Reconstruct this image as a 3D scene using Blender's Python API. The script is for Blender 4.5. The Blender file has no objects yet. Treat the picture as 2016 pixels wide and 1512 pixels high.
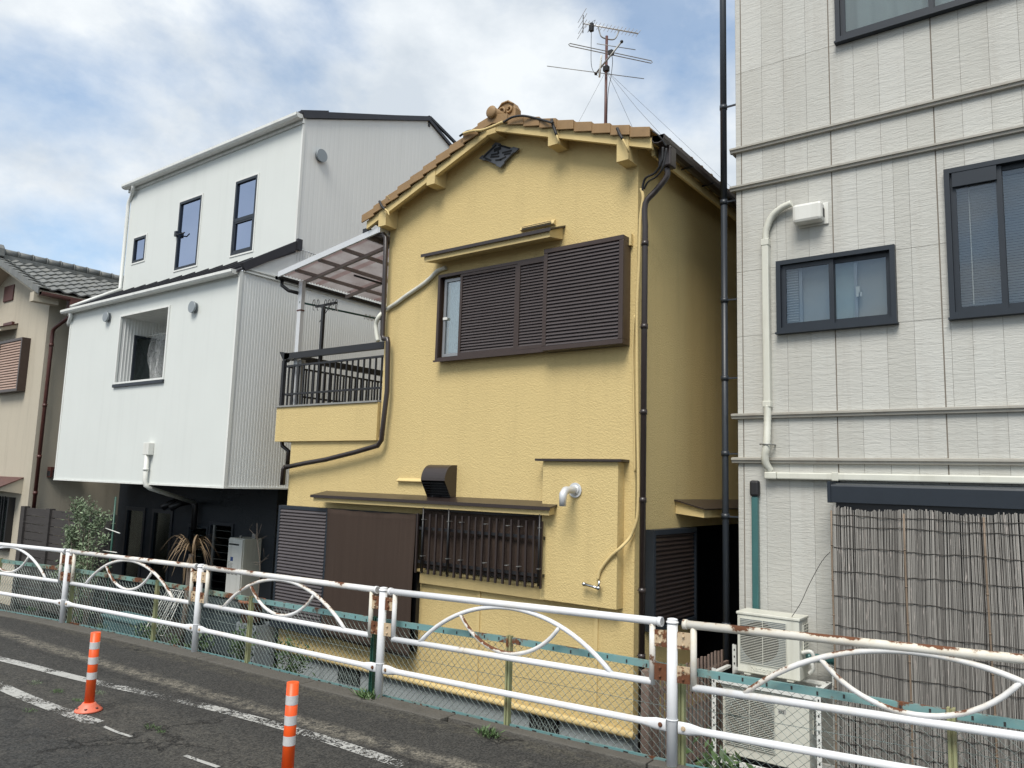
import bpy, math, random
import numpy as np
from mathutils import Vector, Matrix
random.seed(7)
rad = math.radians
S = bpy.context.scene
COL = S.collection

# ------------------------------------------------------------------ camera
YAW, PITCH, ROLL, FPX = rad(-37.08066), rad(7.33003), rad(1.74645), 1514.0
def cam_rows():
    cy, sy, cp, sp, cr, sr = math.cos(YAW), math.sin(YAW), math.cos(PITCH), math.sin(PITCH), math.cos(ROLL), math.sin(ROLL)
    f = Vector((sy*cp, cy*cp, sp)); r = Vector((cy, -sy, 0)); u = r.cross(f)
    return r*cr+u*sr, -r*sr+u*cr, f
CR, CU, CF = cam_rows()
cam_d = bpy.data.cameras.new('camera')
cam = bpy.data.objects.new('camera', cam_d); COL.objects.link(cam)
cam_d.sensor_width = 36; cam_d.sensor_fit = 'HORIZONTAL'; cam_d.lens = 36*FPX/2016
cam_d.clip_start = 0.05; cam_d.clip_end = 3000
cam.matrix_world = Matrix(((CR.x, CU.x, -CF.x, 0), (CR.y, CU.y, -CF.y, 0), (CR.z, CU.z, -CF.z, 0), (0, 0, 0, 1)))
S.camera = cam

# measuring: a point of the photo carried onto a wall plane, a side plane or a level
def ray(u, v):
    return CR*((u-1008)/FPX)+CU*(-(v-756)/FPX)+CF
def at_y(u, v, Y): d = ray(u, v); return d*(Y/d.y)
def at_x(u, v, X): d = ray(u, v); return d*(X/d.x)
def at_z(u, v, Z): d = ray(u, v); return d*(Z/d.z)
def at_g(u, v):
    z = -2.0
    for _ in range(12):
        p = at_z(u, v, z); z = gz(p.x)
    return p

# ground level along the road (it climbs gently to the right)
GX = [-80, -14.3, -11.4, -8.4, -5.4, -2.4, 0.6, 60]
GZ = [-2.9, -2.13, -2.10, -2.06, -2.01, -1.925, -1.85, -0.9]
def interp(x, xs, ys):
    if x <= xs[0]: return ys[0]
    for a in range(len(xs)-1):
        if x <= xs[a+1]:
            t = (x-xs[a])/(xs[a+1]-xs[a]); return ys[a]+t*(ys[a+1]-ys[a])
    return ys[-1]
def gz(x): return interp(x, GX, GZ)

# ------------------------------------------------------------------ world, sun, exposure
W = bpy.data.worlds.new('World'); S.world = W; W.use_nodes = True
nt = W.node_tree; N = nt.nodes; L = nt.links
for n in list(N): N.remove(n)
SUN_EL, SUN_AZ = rad(54), rad(165)      # veiled by thin cloud, behind the camera
out = N.new('ShaderNodeOutputWorld'); bg = N.new('ShaderNodeBackground'); bg.inputs[1].default_value = 0.062
sky = N.new('ShaderNodeTexSky'); sky.sky_type = 'NISHITA'; sky.sun_disc = False
sky.sun_elevation = SUN_EL; sky.sun_rotation = SUN_AZ; sky.air_density = 1.0; sky.dust_density = 0.6; sky.ozone_density = 1.6
tc = N.new('ShaderNodeTexCoord')
mp = N.new('ShaderNodeMapping'); mp.inputs['Scale'].default_value = (1.0, 1.0, 1.6); mp.inputs['Location'].default_value = (5.1, 0.3, 2.2)
L.new(tc.outputs['Generated'], mp.inputs[0])
n1 = N.new('ShaderNodeTexNoise'); n1.inputs['Scale'].default_value = 2.3; n1.inputs['Detail'].default_value = 9; n1.inputs['Roughness'].default_value = 0.56; n1.inputs['Distortion'].default_value = 0.15
L.new(mp.outputs[0], n1.inputs[0])
cr_ = N.new('ShaderNodeValToRGB'); cr_.color_ramp.elements[0].position = 0.36; cr_.color_ramp.elements[0].color = (0.34, 0.34, 0.34, 1)
cr_.color_ramp.elements[1].position = 0.53; cr_.color_ramp.elements[1].color = (1, 1, 1, 1)
L.new(n1.outputs[0], cr_.inputs[0])
n2 = N.new('ShaderNodeTexNoise'); n2.inputs['Scale'].default_value = 4.2; n2.inputs['Detail'].default_value = 8; n2.inputs['Roughness'].default_value = 0.58
L.new(mp.outputs[0], n2.inputs[0])
cc = N.new('ShaderNodeValToRGB')
cc.color_ramp.elements[0].position = 0.38; cc.color_ramp.elements[0].color = (5.8, 6.4, 7.05, 1)
cc.color_ramp.elements[1].position = 0.62; cc.color_ramp.elements[1].color = (8.1, 8.5, 8.8, 1)
L.new(n2.outputs[0], cc.inputs[0])
sb_ = N.new('ShaderNodeMixRGB'); sb_.blend_type = 'MULTIPLY'; sb_.inputs[0].default_value = 1; sb_.inputs[2].default_value = (0.80, 1.38, 1.62, 1); L.new(sky.outputs[0], sb_.inputs[1])
mx = N.new('ShaderNodeMixRGB'); L.new(cr_.outputs[0], mx.inputs[0]); L.new(sb_.outputs[0], mx.inputs[1]); L.new(cc.outputs[0], mx.inputs[2])
L.new(mx.outputs[0], bg.inputs[0]); L.new(bg.outputs[0], out.inputs[0])

sun_d = bpy.data.lights.new('sun', 'SUN'); sun_d.energy = 2.0; sun_d.angle = rad(28); sun_d.color = (1.0, 0.95, 0.87)
sun = bpy.data.objects.new('sun', sun_d); COL.objects.link(sun)
sd = Vector((math.sin(SUN_AZ)*math.cos(SUN_EL), math.cos(SUN_AZ)*math.cos(SUN_EL), math.sin(SUN_EL)))
sun.rotation_euler = sd.to_track_quat('Z', 'Y').to_euler(); sun.location = (0, -5, 20)
S.view_settings.view_transform = 'Standard'; S.view_settings.look = 'None'; S.view_settings.gamma = 1
S.view_settings.use_curve_mapping = False; S.view_settings.exposure = 0.9
S.render.engine = 'CYCLES'

# ------------------------------------------------------------------ materials
MAT = {}
def new_mat(name):
    m = bpy.data.materials.new(name); m.use_nodes = True
    t = m.node_tree; b = t.nodes['Principled BSDF']; MAT[name] = m
    return m, t, b
def node(t, kind, **kw):
    n = t.nodes.new(kind)
    for k, v in kw.items():
        if k in n.inputs.keys(): n.inputs[k].default_value = v
        else: setattr(n, k, v)
    return n
def noise(t, vec, scale, detail=4, rough=0.55, dist=0.0):
    n = node(t, 'ShaderNodeTexNoise', Scale=scale, Detail=detail, Roughness=rough, Distortion=dist)
    if vec is not None: t.links.new(vec, n.inputs['Vector'])
    return n.outputs['Fac']
def ramp(t, fac, a, b, ca=(0, 0, 0, 1), cb=(1, 1, 1, 1)):
    r = node(t, 'ShaderNodeValToRGB'); e = r.color_ramp.elements
    e[0].position = a; e[1].position = b; e[0].color = ca; e[1].color = cb
    t.links.new(fac, r.inputs[0]); return r.outputs[0]
def mix(t, fac, a, b, mode='MIX'):
    n = node(t, 'ShaderNodeMixRGB', blend_type=mode)
    for i, x in enumerate((fac, a, b)):
        if hasattr(x, 'is_output'): t.links.new(x, n.inputs[i])
        elif isinstance(x, (int, float)): n.inputs[i].default_value = x if i == 0 else (x, x, x, 1)
        else: n.inputs[i].default_value = (*x, 1) if len(x) == 3 else x
    return n.outputs[0]
def mth(t, op, a, b=None):
    n = node(t, 'ShaderNodeMath', operation=op)
    for i, x in enumerate((a, b)):
        if x is None: continue
        if hasattr(x, 'is_output'): t.links.new(x, n.inputs[i])
        else: n.inputs[i].default_value = x
    return n.outputs[0]
def pos(t, sx=1, sy=1, sz=1, src='Position'):
    if src == 'Position': o = node(t, 'ShaderNodeNewGeometry').outputs['Position']
    else: o = node(t, 'ShaderNodeTexCoord').outputs['Object']
    m = node(t, 'ShaderNodeMapping'); m.inputs['Scale'].default_value = (sx, sy, sz); t.links.new(o, m.inputs[0]); return m.outputs[0]
def bump(t, b, h, dist, strength=1.0):
    n = node(t, 'ShaderNodeBump', Strength=strength, Distance=dist); t.links.new(h, n.inputs['Height']); t.links.new(n.outputs[0], b.inputs['Normal'])

def plain(name, col, rough=0.5, metal=0.0, var=0.12, vs=6.0, bs=0, bd=0.002, dirt=None, dirt_amt=0.5, spec=0.5, island=0.0):
    m, t, b = new_mat(name)
    b.inputs['Roughness'].default_value = rough; b.inputs['Metallic'].default_value = metal
    b.inputs['Specular IOR Level'].default_value = spec
    p = pos(t)
    f = noise(t, p, vs, 5)
    c = mix(t, f, tuple(x*(1-var) for x in col), tuple(min(1, x*(1+var)) for x in col))
    if dirt:
        st = noise(t, pos(t, 9, 9, 0.8), 1.0, 5, 0.6)
        st = ramp(t, st, 0.50, 0.75)
        c = mix(t, mth(t, 'MULTIPLY', st, dirt_amt), c, dirt)
    if island:
        g = node(t, 'ShaderNodeNewGeometry').outputs['Random Per Island']
        k = ramp(t, g, 0, 1, (1-island,)*3+(1,), (1+island,)*3+(1,))
        c = mix(t, 1.0, c, k, 'MULTIPLY')
    t.links.new(c, b.inputs['Base Color'])
    if bs: bump(t, b, noise(t, p, bs, 3), bd, 0.6)
    return m

def stucco(name, col, scale=42, dist=0.012, strength=0.75, grime=(0.25, 0.2, 0.12), amt=0.25, rough=0.75):
    m, t, b = new_mat(name); b.inputs['Roughness'].default_value = rough; b.inputs['Specular IOR Level'].default_value = 0.3
    p = pos(t)
    big = noise(t, p, 0.9, 5, 0.6)
    fine = noise(t, p, 18, 4)
    c = mix(t, big, tuple(x*0.93 for x in col), tuple(x*1.06 for x in col))
    c = mix(t, mth(t, 'MULTIPLY', fine, 0.18), c, tuple(x*0.7 for x in col))
    st = ramp(t, noise(t, pos(t, 5, 5, 0.35), 1.0, 5, 0.65), 0.52, 0.8)
    c = mix(t, mth(t, 'MULTIPLY', st, amt), c, grime)
    t.links.new(c, b.inputs['Base Color'])
    h = noise(t, p, scale, 2.2, 0.5, 0.7)
    h = ramp(t, h, 0.36, 0.66)
    h2 = mth(t, 'ADD', h, mth(t, 'MULTIPLY', noise(t, p, scale*3.2, 2), 0.35))
    bump(t, b, h2, dist, strength)
    return m

stucco('yellow_stucco', (0.635, 0.492, 0.230), 68, 0.005, 0.55, (0.33, 0.25, 0.12), 0.22)
stucco('yellow_trim', (0.645, 0.50, 0.238), 70, 0.003, 0.4, (0.3, 0.22, 0.1), 0.2)
stucco('beige_stucco', (0.50, 0.45, 0.36), 60, 0.004, 0.5, (0.2, 0.17, 0.13), 0.35)
stucco('concrete_blue_gray', (0.31, 0.345, 0.355), 30, 0.003, 0.4, (0.10, 0.11, 0.11), 0.5)
stucco('black_stucco', (0.022, 0.027, 0.034), 60, 0.003, 0.5, (0.015, 0.017, 0.02), 0.3, 0.6)
plain('white_panel', (0.66, 0.68, 0.655), 0.45, 0, 0.04, 1.5, dirt=(0.45, 0.46, 0.43), dirt_amt=0.35)
plain('white_trim', (0.72, 0.73, 0.70), 0.4, 0, 0.05, 4, dirt=(0.4, 0.4, 0.36), dirt_amt=0.35)
plain('white_plastic', (0.68, 0.68, 0.64), 0.4, 0, 0.05, 6, dirt=(0.4, 0.38, 0.32), dirt_amt=0.35)
plain('cream_plastic', (0.62, 0.62, 0.55), 0.45, 0, 0.08, 6, dirt=(0.35, 0.33, 0.26), dirt_amt=0.4)
plain('dark_brown_metal', (0.030, 0.021, 0.019), 0.33, 0.0, 0.2, 5, spec=0.6)
plain('shutter_brown', (0.088, 0.074, 0.074), 0.32, 0.2, 0.15, 8, spec=0.6)
plain('bronze_frame', (0.055, 0.036, 0.030), 0.34, 0.3, 0.2, 8, spec=0.6)
plain('rust_brown_pipe', (0.085, 0.028, 0.022), 0.45, 0, 0.45, 12)
plain('navy_frame', (0.019, 0.025, 0.034), 0.42, 0.0, 0.15, 8, spec=0.4)
plain('navy_pipe', (0.028, 0.034, 0.043), 0.4, 0, 0.2, 6)
plain('black_metal', (0.012, 0.012, 0.014), 0.38, 0, 0.2, 8)
plain('black_rubber', (0.014, 0.014, 0.016), 0.6, 0, 0.2, 8)
plain('aluminium', (0.66, 0.67, 0.68), 0.42, 0.35, 0.08, 8)
plain('steel_gray', (0.30, 0.30, 0.29), 0.5, 0.6, 0.15, 9)
plain('canopy_bar', (0.24, 0.21, 0.205), 0.5, 0.3, 0.2, 9)
plain('sash_gray', (0.30, 0.31, 0.32), 0.4, 0.5, 0.1, 9)
plain('concrete_cap', (0.24, 0.24, 0.23), 0.8, 0, 0.2, 9, 60)
plain('vent_gray', (0.27, 0.30, 0.32), 0.5, 0.2, 0.06, 9)
plain('vent_slate', (0.075, 0.082, 0.095), 0.5, 0, 0.15, 12)
plain('roof_metal_dark', (0.035, 0.035, 0.042), 0.45, 0.2, 0.2, 5)
plain('brown_tile', (0.29, 0.178, 0.080), 0.6, 0, 0.25, 9, 60, 0.002, island=0.12)
plain('gray_tile', (0.15, 0.155, 0.15), 0.55, 0, 0.35, 8, 40, 0.002, dirt=(0.26, 0.25, 0.2), dirt_amt=0.5)
plain('teal_duct', (0.045, 0.135, 0.135), 0.3, 0, 0.2, 4, spec=0.6)
plain('dark_green_pole', (0.012, 0.065, 0.045), 0.4, 0, 0.2, 8)
plain('wood_slat_red', (0.19, 0.135, 0.11), 0.75, 0, 0.35, 14, dirt=(0.2, 0.17, 0.15), dirt_amt=0.6)
plain('bamboo', (0.20, 0.148, 0.105), 0.6, 0, 0.3, 10)
plain('wire_dark', (0.05, 0.045, 0.04), 0.6, 0.3, 0.2, 8)
plain('wire_steel', (0.34, 0.40, 0.38), 0.45, 0.6, 0.2, 8)
plain('terracotta', (0.30, 0.13, 0.075), 0.8, 0, 0.3, 8)
plain('planter_teal', (0.08, 0.16, 0.17), 0.5, 0, 0.15, 8)
plain('bin_blue_gray', (0.045, 0.06, 0.066), 0.5, 0, 0.2, 4)
plain('leaf_green', (0.075, 0.13, 0.045), 0.55, 0, 0.35, 12, island=0.4)
plain('leaf_gray_green', (0.16, 0.215, 0.125), 0.6, 0, 0.3, 12, island=0.45)
plain('leaf_dead', (0.165, 0.112, 0.062), 0.7, 0, 0.4, 14, island=0.35)
plain('bark', (0.13, 0.105, 0.085), 0.85, 0, 0.3, 20)
plain('flower_yellow', (0.6, 0.5, 0.05), 0.6)
plain('soil', (0.045, 0.038, 0.03), 0.95, 0, 0.4, 6, 20, 0.01)
plain('blind_white', (0.74, 0.74, 0.76), 0.6, 0, 0.05, 4)
plain('curtain_white', (0.40, 0.47, 0.46), 0.9, 0, 0.10, 7)
plain('curtain_gray', (0.40, 0.40, 0.375), 0.9, 0, 0.08, 5)
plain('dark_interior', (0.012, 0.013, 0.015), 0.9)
plain('orange_plastic', (0.83, 0.098, 0.012), 0.4, 0, 0.08, 6, dirt=(0.35, 0.08, 0.03), dirt_amt=0.4)
plain('orange_base', (0.75, 0.17, 0.10), 0.5, 0, 0.1, 6, dirt=(0.4, 0.15, 0.1), dirt_amt=0.5)
plain('reflective_tape', (0.62, 0.62, 0.62), 0.3, 0.15, 0.18, 40)
plain('label_blue', (0.03, 0.07, 0.22), 0.5)
plain('label_gray', (0.36, 0.36, 0.34), 0.6)
plain('print_dark', (0.03, 0.03, 0.03), 0.6)
plain('chrome', (0.55, 0.55, 0.55), 0.18, 1.0, 0.1, 20)
plain('door_and_reflection_green', (0.08, 0.15, 0.12), 0.45, 0, 0.2, 3)  # door green, also colours the reflections set behind ground floor panes

def wood_planks(name, col, sx, sz):
    m, t, b = new_mat(name); b.inputs['Roughness'].default_value = 0.75
    p = pos(t, sx, 3, sz)
    g = noise(t, p, 3, 6, 0.65)
    c = mix(t, g, tuple(x*0.55 for x in col), tuple(x*1.5 for x in col))
    sc = ramp(t, noise(t, pos(t, 6, 6, 14), 1.6, 4), 0.66, 0.72)
    c = mix(t, mth(t, 'MULTIPLY', sc, 0.5), c, (0.14, 0.13, 0.12))
    t.links.new(c, b.inputs['Base Color']); bump(t, b, g, 0.003, 0.5)
wood_planks('dark_plank', (0.040, 0.035, 0.033), 1, 12)

def shade_cloth(name, c1, c2):
    m, t, b = new_mat(name); b.inputs['Roughness'].default_value = 0.85; b.inputs['Specular IOR Level'].default_value = 0.2
    w = noise(t, pos(t, 26, 26, 0.5), 1.0, 5, 0.7)
    c = mix(t, w, c1, c2)
    wv = noise(t, pos(t, 260, 260, 330), 1.0, 1)
    c = mix(t, mth(t, 'MULTIPLY', wv, 0.45), c, (0.02, 0.014, 0.012))
    t.links.new(c, b.inputs['Base Color']); bump(t, b, mth(t, 'ADD', mth(t, 'MULTIPLY', noise(t, pos(t, 5, 5, 1.2), 1.0, 3), 3.0), wv), 0.004, 0.6)
shade_cloth('brown_cloth', (0.046, 0.031, 0.024), (0.078, 0.054, 0.042))

def rusty_paint(name, paint, rust_lo, rust_hi, top_bias, cream=(0.55, 0.44, 0.27), rough=0.62):
    m, t, b = new_mat(name); b.inputs['Roughness'].default_value = rough
    p = pos(t)
    n_ = noise(t, p, 3.2, 7, 0.68)
    n_b = noise(t, p, 26, 4, 0.6)
    g = node(t, 'ShaderNodeNewGeometry')
    sx = node(t, 'ShaderNodeSeparateXYZ'); t.links.new(g.outputs['Normal'], sx.inputs[0])
    nz = mth(t, 'MULTIPLY', sx.outputs[2], top_bias)
    f = mth(t, 'ADD', mth(t, 'ADD', n_, mth(t, 'MULTIPLY', n_b, 0.16)), nz)
    stain = ramp(t, f, rust_lo-0.10, rust_hi)
    rst = ramp(t, f, rust_lo+0.03, rust_lo+0.07)
    base = mix(t, n_b, tuple(x*0.93 for x in paint), paint)
    base = mix(t, mth(t, 'MULTIPLY', stain, 0.75), base, cream)
    rc = mix(t, n_b, (0.055, 0.020, 0.012), (0.20, 0.075, 0.028))
    c = mix(t, rst, base, rc)
    t.links.new(c, b.inputs['Base Color'])
    t.links.new(mix(t, rst, (rough,)*3, (0.9,)*3), b.inputs['Roughness'])
    bump(t, b, mth(t, 'SUBTRACT', mth(t, 'MULTIPLY', n_b, 0.3), rst), 0.0015, 0.6)
rusty_paint('rail_paint', (0.74, 0.75, 0.77), 0.75, 0.90, 0.045)
rusty_paint('rail_paint_worn', (0.72, 0.72, 0.72), 0.665, 0.82, 0.115)
rusty_paint('rail_paint_rusty', (0.70, 0.68, 0.62), 0.635, 0.79, 0.15)
rusty_paint('teal_paint_rusty', (0.16, 0.30, 0.27), 0.60, 0.70, 0.0, (0.22, 0.17, 0.10))
rusty_paint('rail_bracket', (0.50, 0.38, 0.26), 0.52, 0.66, 0.0)
rusty_paint('teal_paint', (0.15, 0.30, 0.305), 0.64, 0.82, 0.05, (0.22, 0.27, 0.24))
rusty_paint('olive_post', (0.30, 0.32, 0.17), 0.68, 0.84, 0.0, (0.3, 0.2, 0.1))
rusty_paint('teal_bottom', (0.145, 0.30, 0.31), 0.62, 0.78, 0.0, (0.22, 0.22, 0.18))

def siding(name):
    m, t, b = new_mat(name); b.inputs['Roughness'].default_value = 0.7; b.inputs['Specular IOR Level'].default_value = 0.3
    oi = node(t, 'ShaderNodeObjectInfo').outputs['Random']
    g = node(t, 'ShaderNodeNewGeometry').outputs['Position']
    sx = node(t, 'ShaderNodeSeparateXYZ'); t.links.new(g, sx.inputs[0])
    z = mth(t, 'ADD', sx.outputs[2], mth(t, 'MULTIPLY', oi, 3.7))
    wob = mth(t, 'MULTIPLY', mth(t, 'SUBTRACT', noise(t, pos(t, 9, 9, 14), 1.0, 3, 0.6), 0.5), 0.030)
    zz = mth(t, 'MULTIPLY', mth(t, 'ADD', z, wob), 1/0.055)
    fr = mth(t, 'FRACT', zz); gm = ramp(t, noise(t, pos(t, 5, 5, 9), 1.0, 3, 0.6), 0.38, 0.6)
    d = mth(t, 'ABSOLUTE', mth(t, 'SUBTRACT', fr, 0.5))         # 0.5 at a groove
    groove = mth(t, 'MULTIPLY', ramp(t, d, 0.44, 0.49), gm)
    hw = noise(t, pos(t, 8, 8, 38), 1.0, 5, 0.62, 0.8)
    hf = noise(t, pos(t), 90, 2)
    h = mth(t, 'ADD', mth(t, 'MULTIPLY', ramp(t, hw, 0.42, 0.62), 0.75), mth(t, 'SUBTRACT', mth(t, 'MULTIPLY', hf, 0.2), mth(t, 'MULTIPLY', groove, 0.8)))
    bump(t, b, h, 0.0055, 0.42)
    c = mix(t, oi, (0.44, 0.44, 0.405), (0.53, 0.535, 0.505))
    c = mix(t, mth(t, 'MULTIPLY', noise(t, pos(t), 2.2, 5), 0.8), c, (0.52, 0.51, 0.475))
    st = ramp(t, noise(t, pos(t, 7, 7, 0.55), 1.0, 5, 0.62), 0.52, 0.78)
    c = mix(t, mth(t, 'MULTIPLY', st, 0.32), c, (0.33, 0.30, 0.26))
    c = mix(t, mth(t, 'MULTIPLY', groove, 0.17), c, (0.25, 0.23, 0.19))
    t.links.new(c, b.inputs['Base Color'])
siding('siding_panel_stone')
plain('siding_joint', (0.20, 0.175, 0.145), 0.8, 0, 0.2, 6)
plain('siding_band', (0.36, 0.345, 0.305), 0.6, 0, 0.10, 5, dirt=(0.25, 0.21, 0.17), dirt_amt=0.5)

def ribbed(name, col):
    m, t, b = new_mat(name); b.inputs['Roughness'].default_value = 0.5
    c = mix(t, noise(t, pos(t), 1.5, 5), tuple(x*0.96 for x in col), tuple(x*1.03 for x in col))
    st = ramp(t, noise(t, pos(t, 6, 6, 0.3), 1.0, 5, 0.6), 0.5, 0.8)
    c = mix(t, mth(t, 'MULTIPLY', st, 0.14), c, tuple(x*0.6 for x in col))
    t.links.new(c, b.inputs['Base Color'])
    s = node(t, 'ShaderNodeSeparateXYZ'); t.links.new(node(t, 'ShaderNodeNewGeometry').outputs['Position'], s.inputs[0])
    w = mth(t, 'SINE', mth(t, 'MULTIPLY', mth(t, 'ADD', s.outputs[0], s.outputs[1]), 2*math.pi/0.10))
    w = ramp(t, w, 0.86, 0.99)
    bump(t, b, w, 0.001, -0.12)
ribbed('white_siding', (0.655, 0.68, 0.655))
ribbed('brightened_siding', (0.74, 0.75, 0.73))  # same house white, side light put into a raised base colour

def glass(name, tint, refl, rough=0.02, clear=0.5, rt=(0.92, 0.95, 1)):
    m, t, b = new_mat(name)
    t.nodes.remove(b); o = t.nodes['Material Output']
    gl = node(t, 'ShaderNodeBsdfGlossy', Roughness=rough); gl.inputs[0].default_value = (*rt, 1)
    tr = node(t, 'ShaderNodeBsdfTransparent'); tr.inputs[0].default_value = (*tint, 1)
    lw = node(t, 'ShaderNodeLayerWeight', Blend=0.35)
    f = mth(t, 'ADD', mth(t, 'MULTIPLY', lw.outputs['Fresnel'], 0.6), refl)
    mxs = node(t, 'ShaderNodeMixShader'); t.links.new(f, mxs.inputs[0]); t.links.new(tr.outputs[0], mxs.inputs[1]); t.links.new(gl.outputs[0], mxs.inputs[2])
    t.links.new(mxs.outputs[0], o.inputs[0])
glass('window_glass', (0.86, 0.88, 0.88), 0.035)
glass('reflective_glass', (0.12, 0.14, 0.22), 0.50, rt=(0.62, 0.74, 1.0))
glass('dark_glass', (0.45, 0.52, 0.5), 0.07)
glass('frosted_glass', (0.85, 0.88, 0.86), 0.08, 0.25)

def canopy_sheet():
    m, t, b = new_mat('canopy_sheet'); o = t.nodes['Material Output']
    b.inputs['Base Color'].default_value = (0.32, 0.235, 0.22, 1); b.inputs['Roughness'].default_value = 0.4
    tl = node(t, 'ShaderNodeBsdfTranslucent'); tl.inputs[0].default_value = (0.62, 0.47, 0.44, 1)
    c = mix(t, ramp(t, noise(t, pos(t, 1.2, 0.5, 1), 3, 5), 0.4, 0.7), (0.55, 0.51, 0.485), (0.36, 0.30, 0.28))
    sy_ = node(t, 'ShaderNodeSeparateXYZ'); t.links.new(node(t, 'ShaderNodeNewGeometry').outputs['Position'], sy_.inputs[0])
    lap = ramp(t, mth(t, 'SINE', mth(t, 'MULTIPLY', sy_.outputs[1], 2*math.pi/0.60)), 0.80, 0.90)
    c = mix(t, mth(t, 'MULTIPLY', lap, 0.6), c, (0.28, 0.16, 0.145))
    t.links.new(c, tl.inputs[0]); ms = node(t, 'ShaderNodeMixShader'); ms.inputs[0].default_value = 0.72
    t.links.new(b.outputs[0], ms.inputs[1]); t.links.new(tl.outputs[0], ms.inputs[2]); t.links.new(ms.outputs[0], o.inputs[0])
canopy_sheet()

def net_mat():
    m, t, b = new_mat('net_white'); o = t.nodes['Material Output']
    b.inputs['Base Color'].default_value = (0.7, 0.72, 0.72, 1)
    tr = node(t, 'ShaderNodeBsdfTransparent')
    v = node(t, 'ShaderNodeTexVoronoi', feature='DISTANCE_TO_EDGE', Scale=38.0); t.links.new(pos(t), v.inputs['Vector'])
    f = ramp(t, v.outputs['Distance'], 0.06, 0.10, (1, 1, 1, 1), (0, 0, 0, 1))
    f = mth(t, 'ADD', mth(t, 'MULTIPLY', f, 0.38), 0.04)
    ms = node(t, 'ShaderNodeMixShader'); t.links.new(f, ms.inputs[0]); t.links.new(tr.outputs[0], ms.inputs[1]); t.links.new(b.outputs[0], ms.inputs[2]); t.links.new(ms.outputs[0], o.inputs[0])
net_mat()

def reed_mat():
    m, t, b = new_mat('reed'); b.inputs['Roughness'].default_value = 0.7; b.inputs['Specular IOR Level'].default_value = 0.3
    g = node(t, 'ShaderNodeNewGeometry').outputs['Random Per Island']
    c = ramp(t, g, 0.0, 1.0, (0.12, 0.112, 0.103, 1), (0.35, 0.335, 0.31, 1))
    n_ = noise(t, pos(t, 30, 30, 4), 1.0, 4)
    c = mix(t, mth(t, 'MULTIPLY', ramp(t, n_, 0.5, 0.85), 0.35), c, (0.055, 0.045, 0.04))
    c = mix(t, ramp(t, noise(t, pos(t, 60, 60, 7), 1, 3), 0.60, 0.72), c, (0.42, 0.38, 0.35))
    t.links.new(c, b.inputs['Base Color'])
reed_mat()

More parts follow.
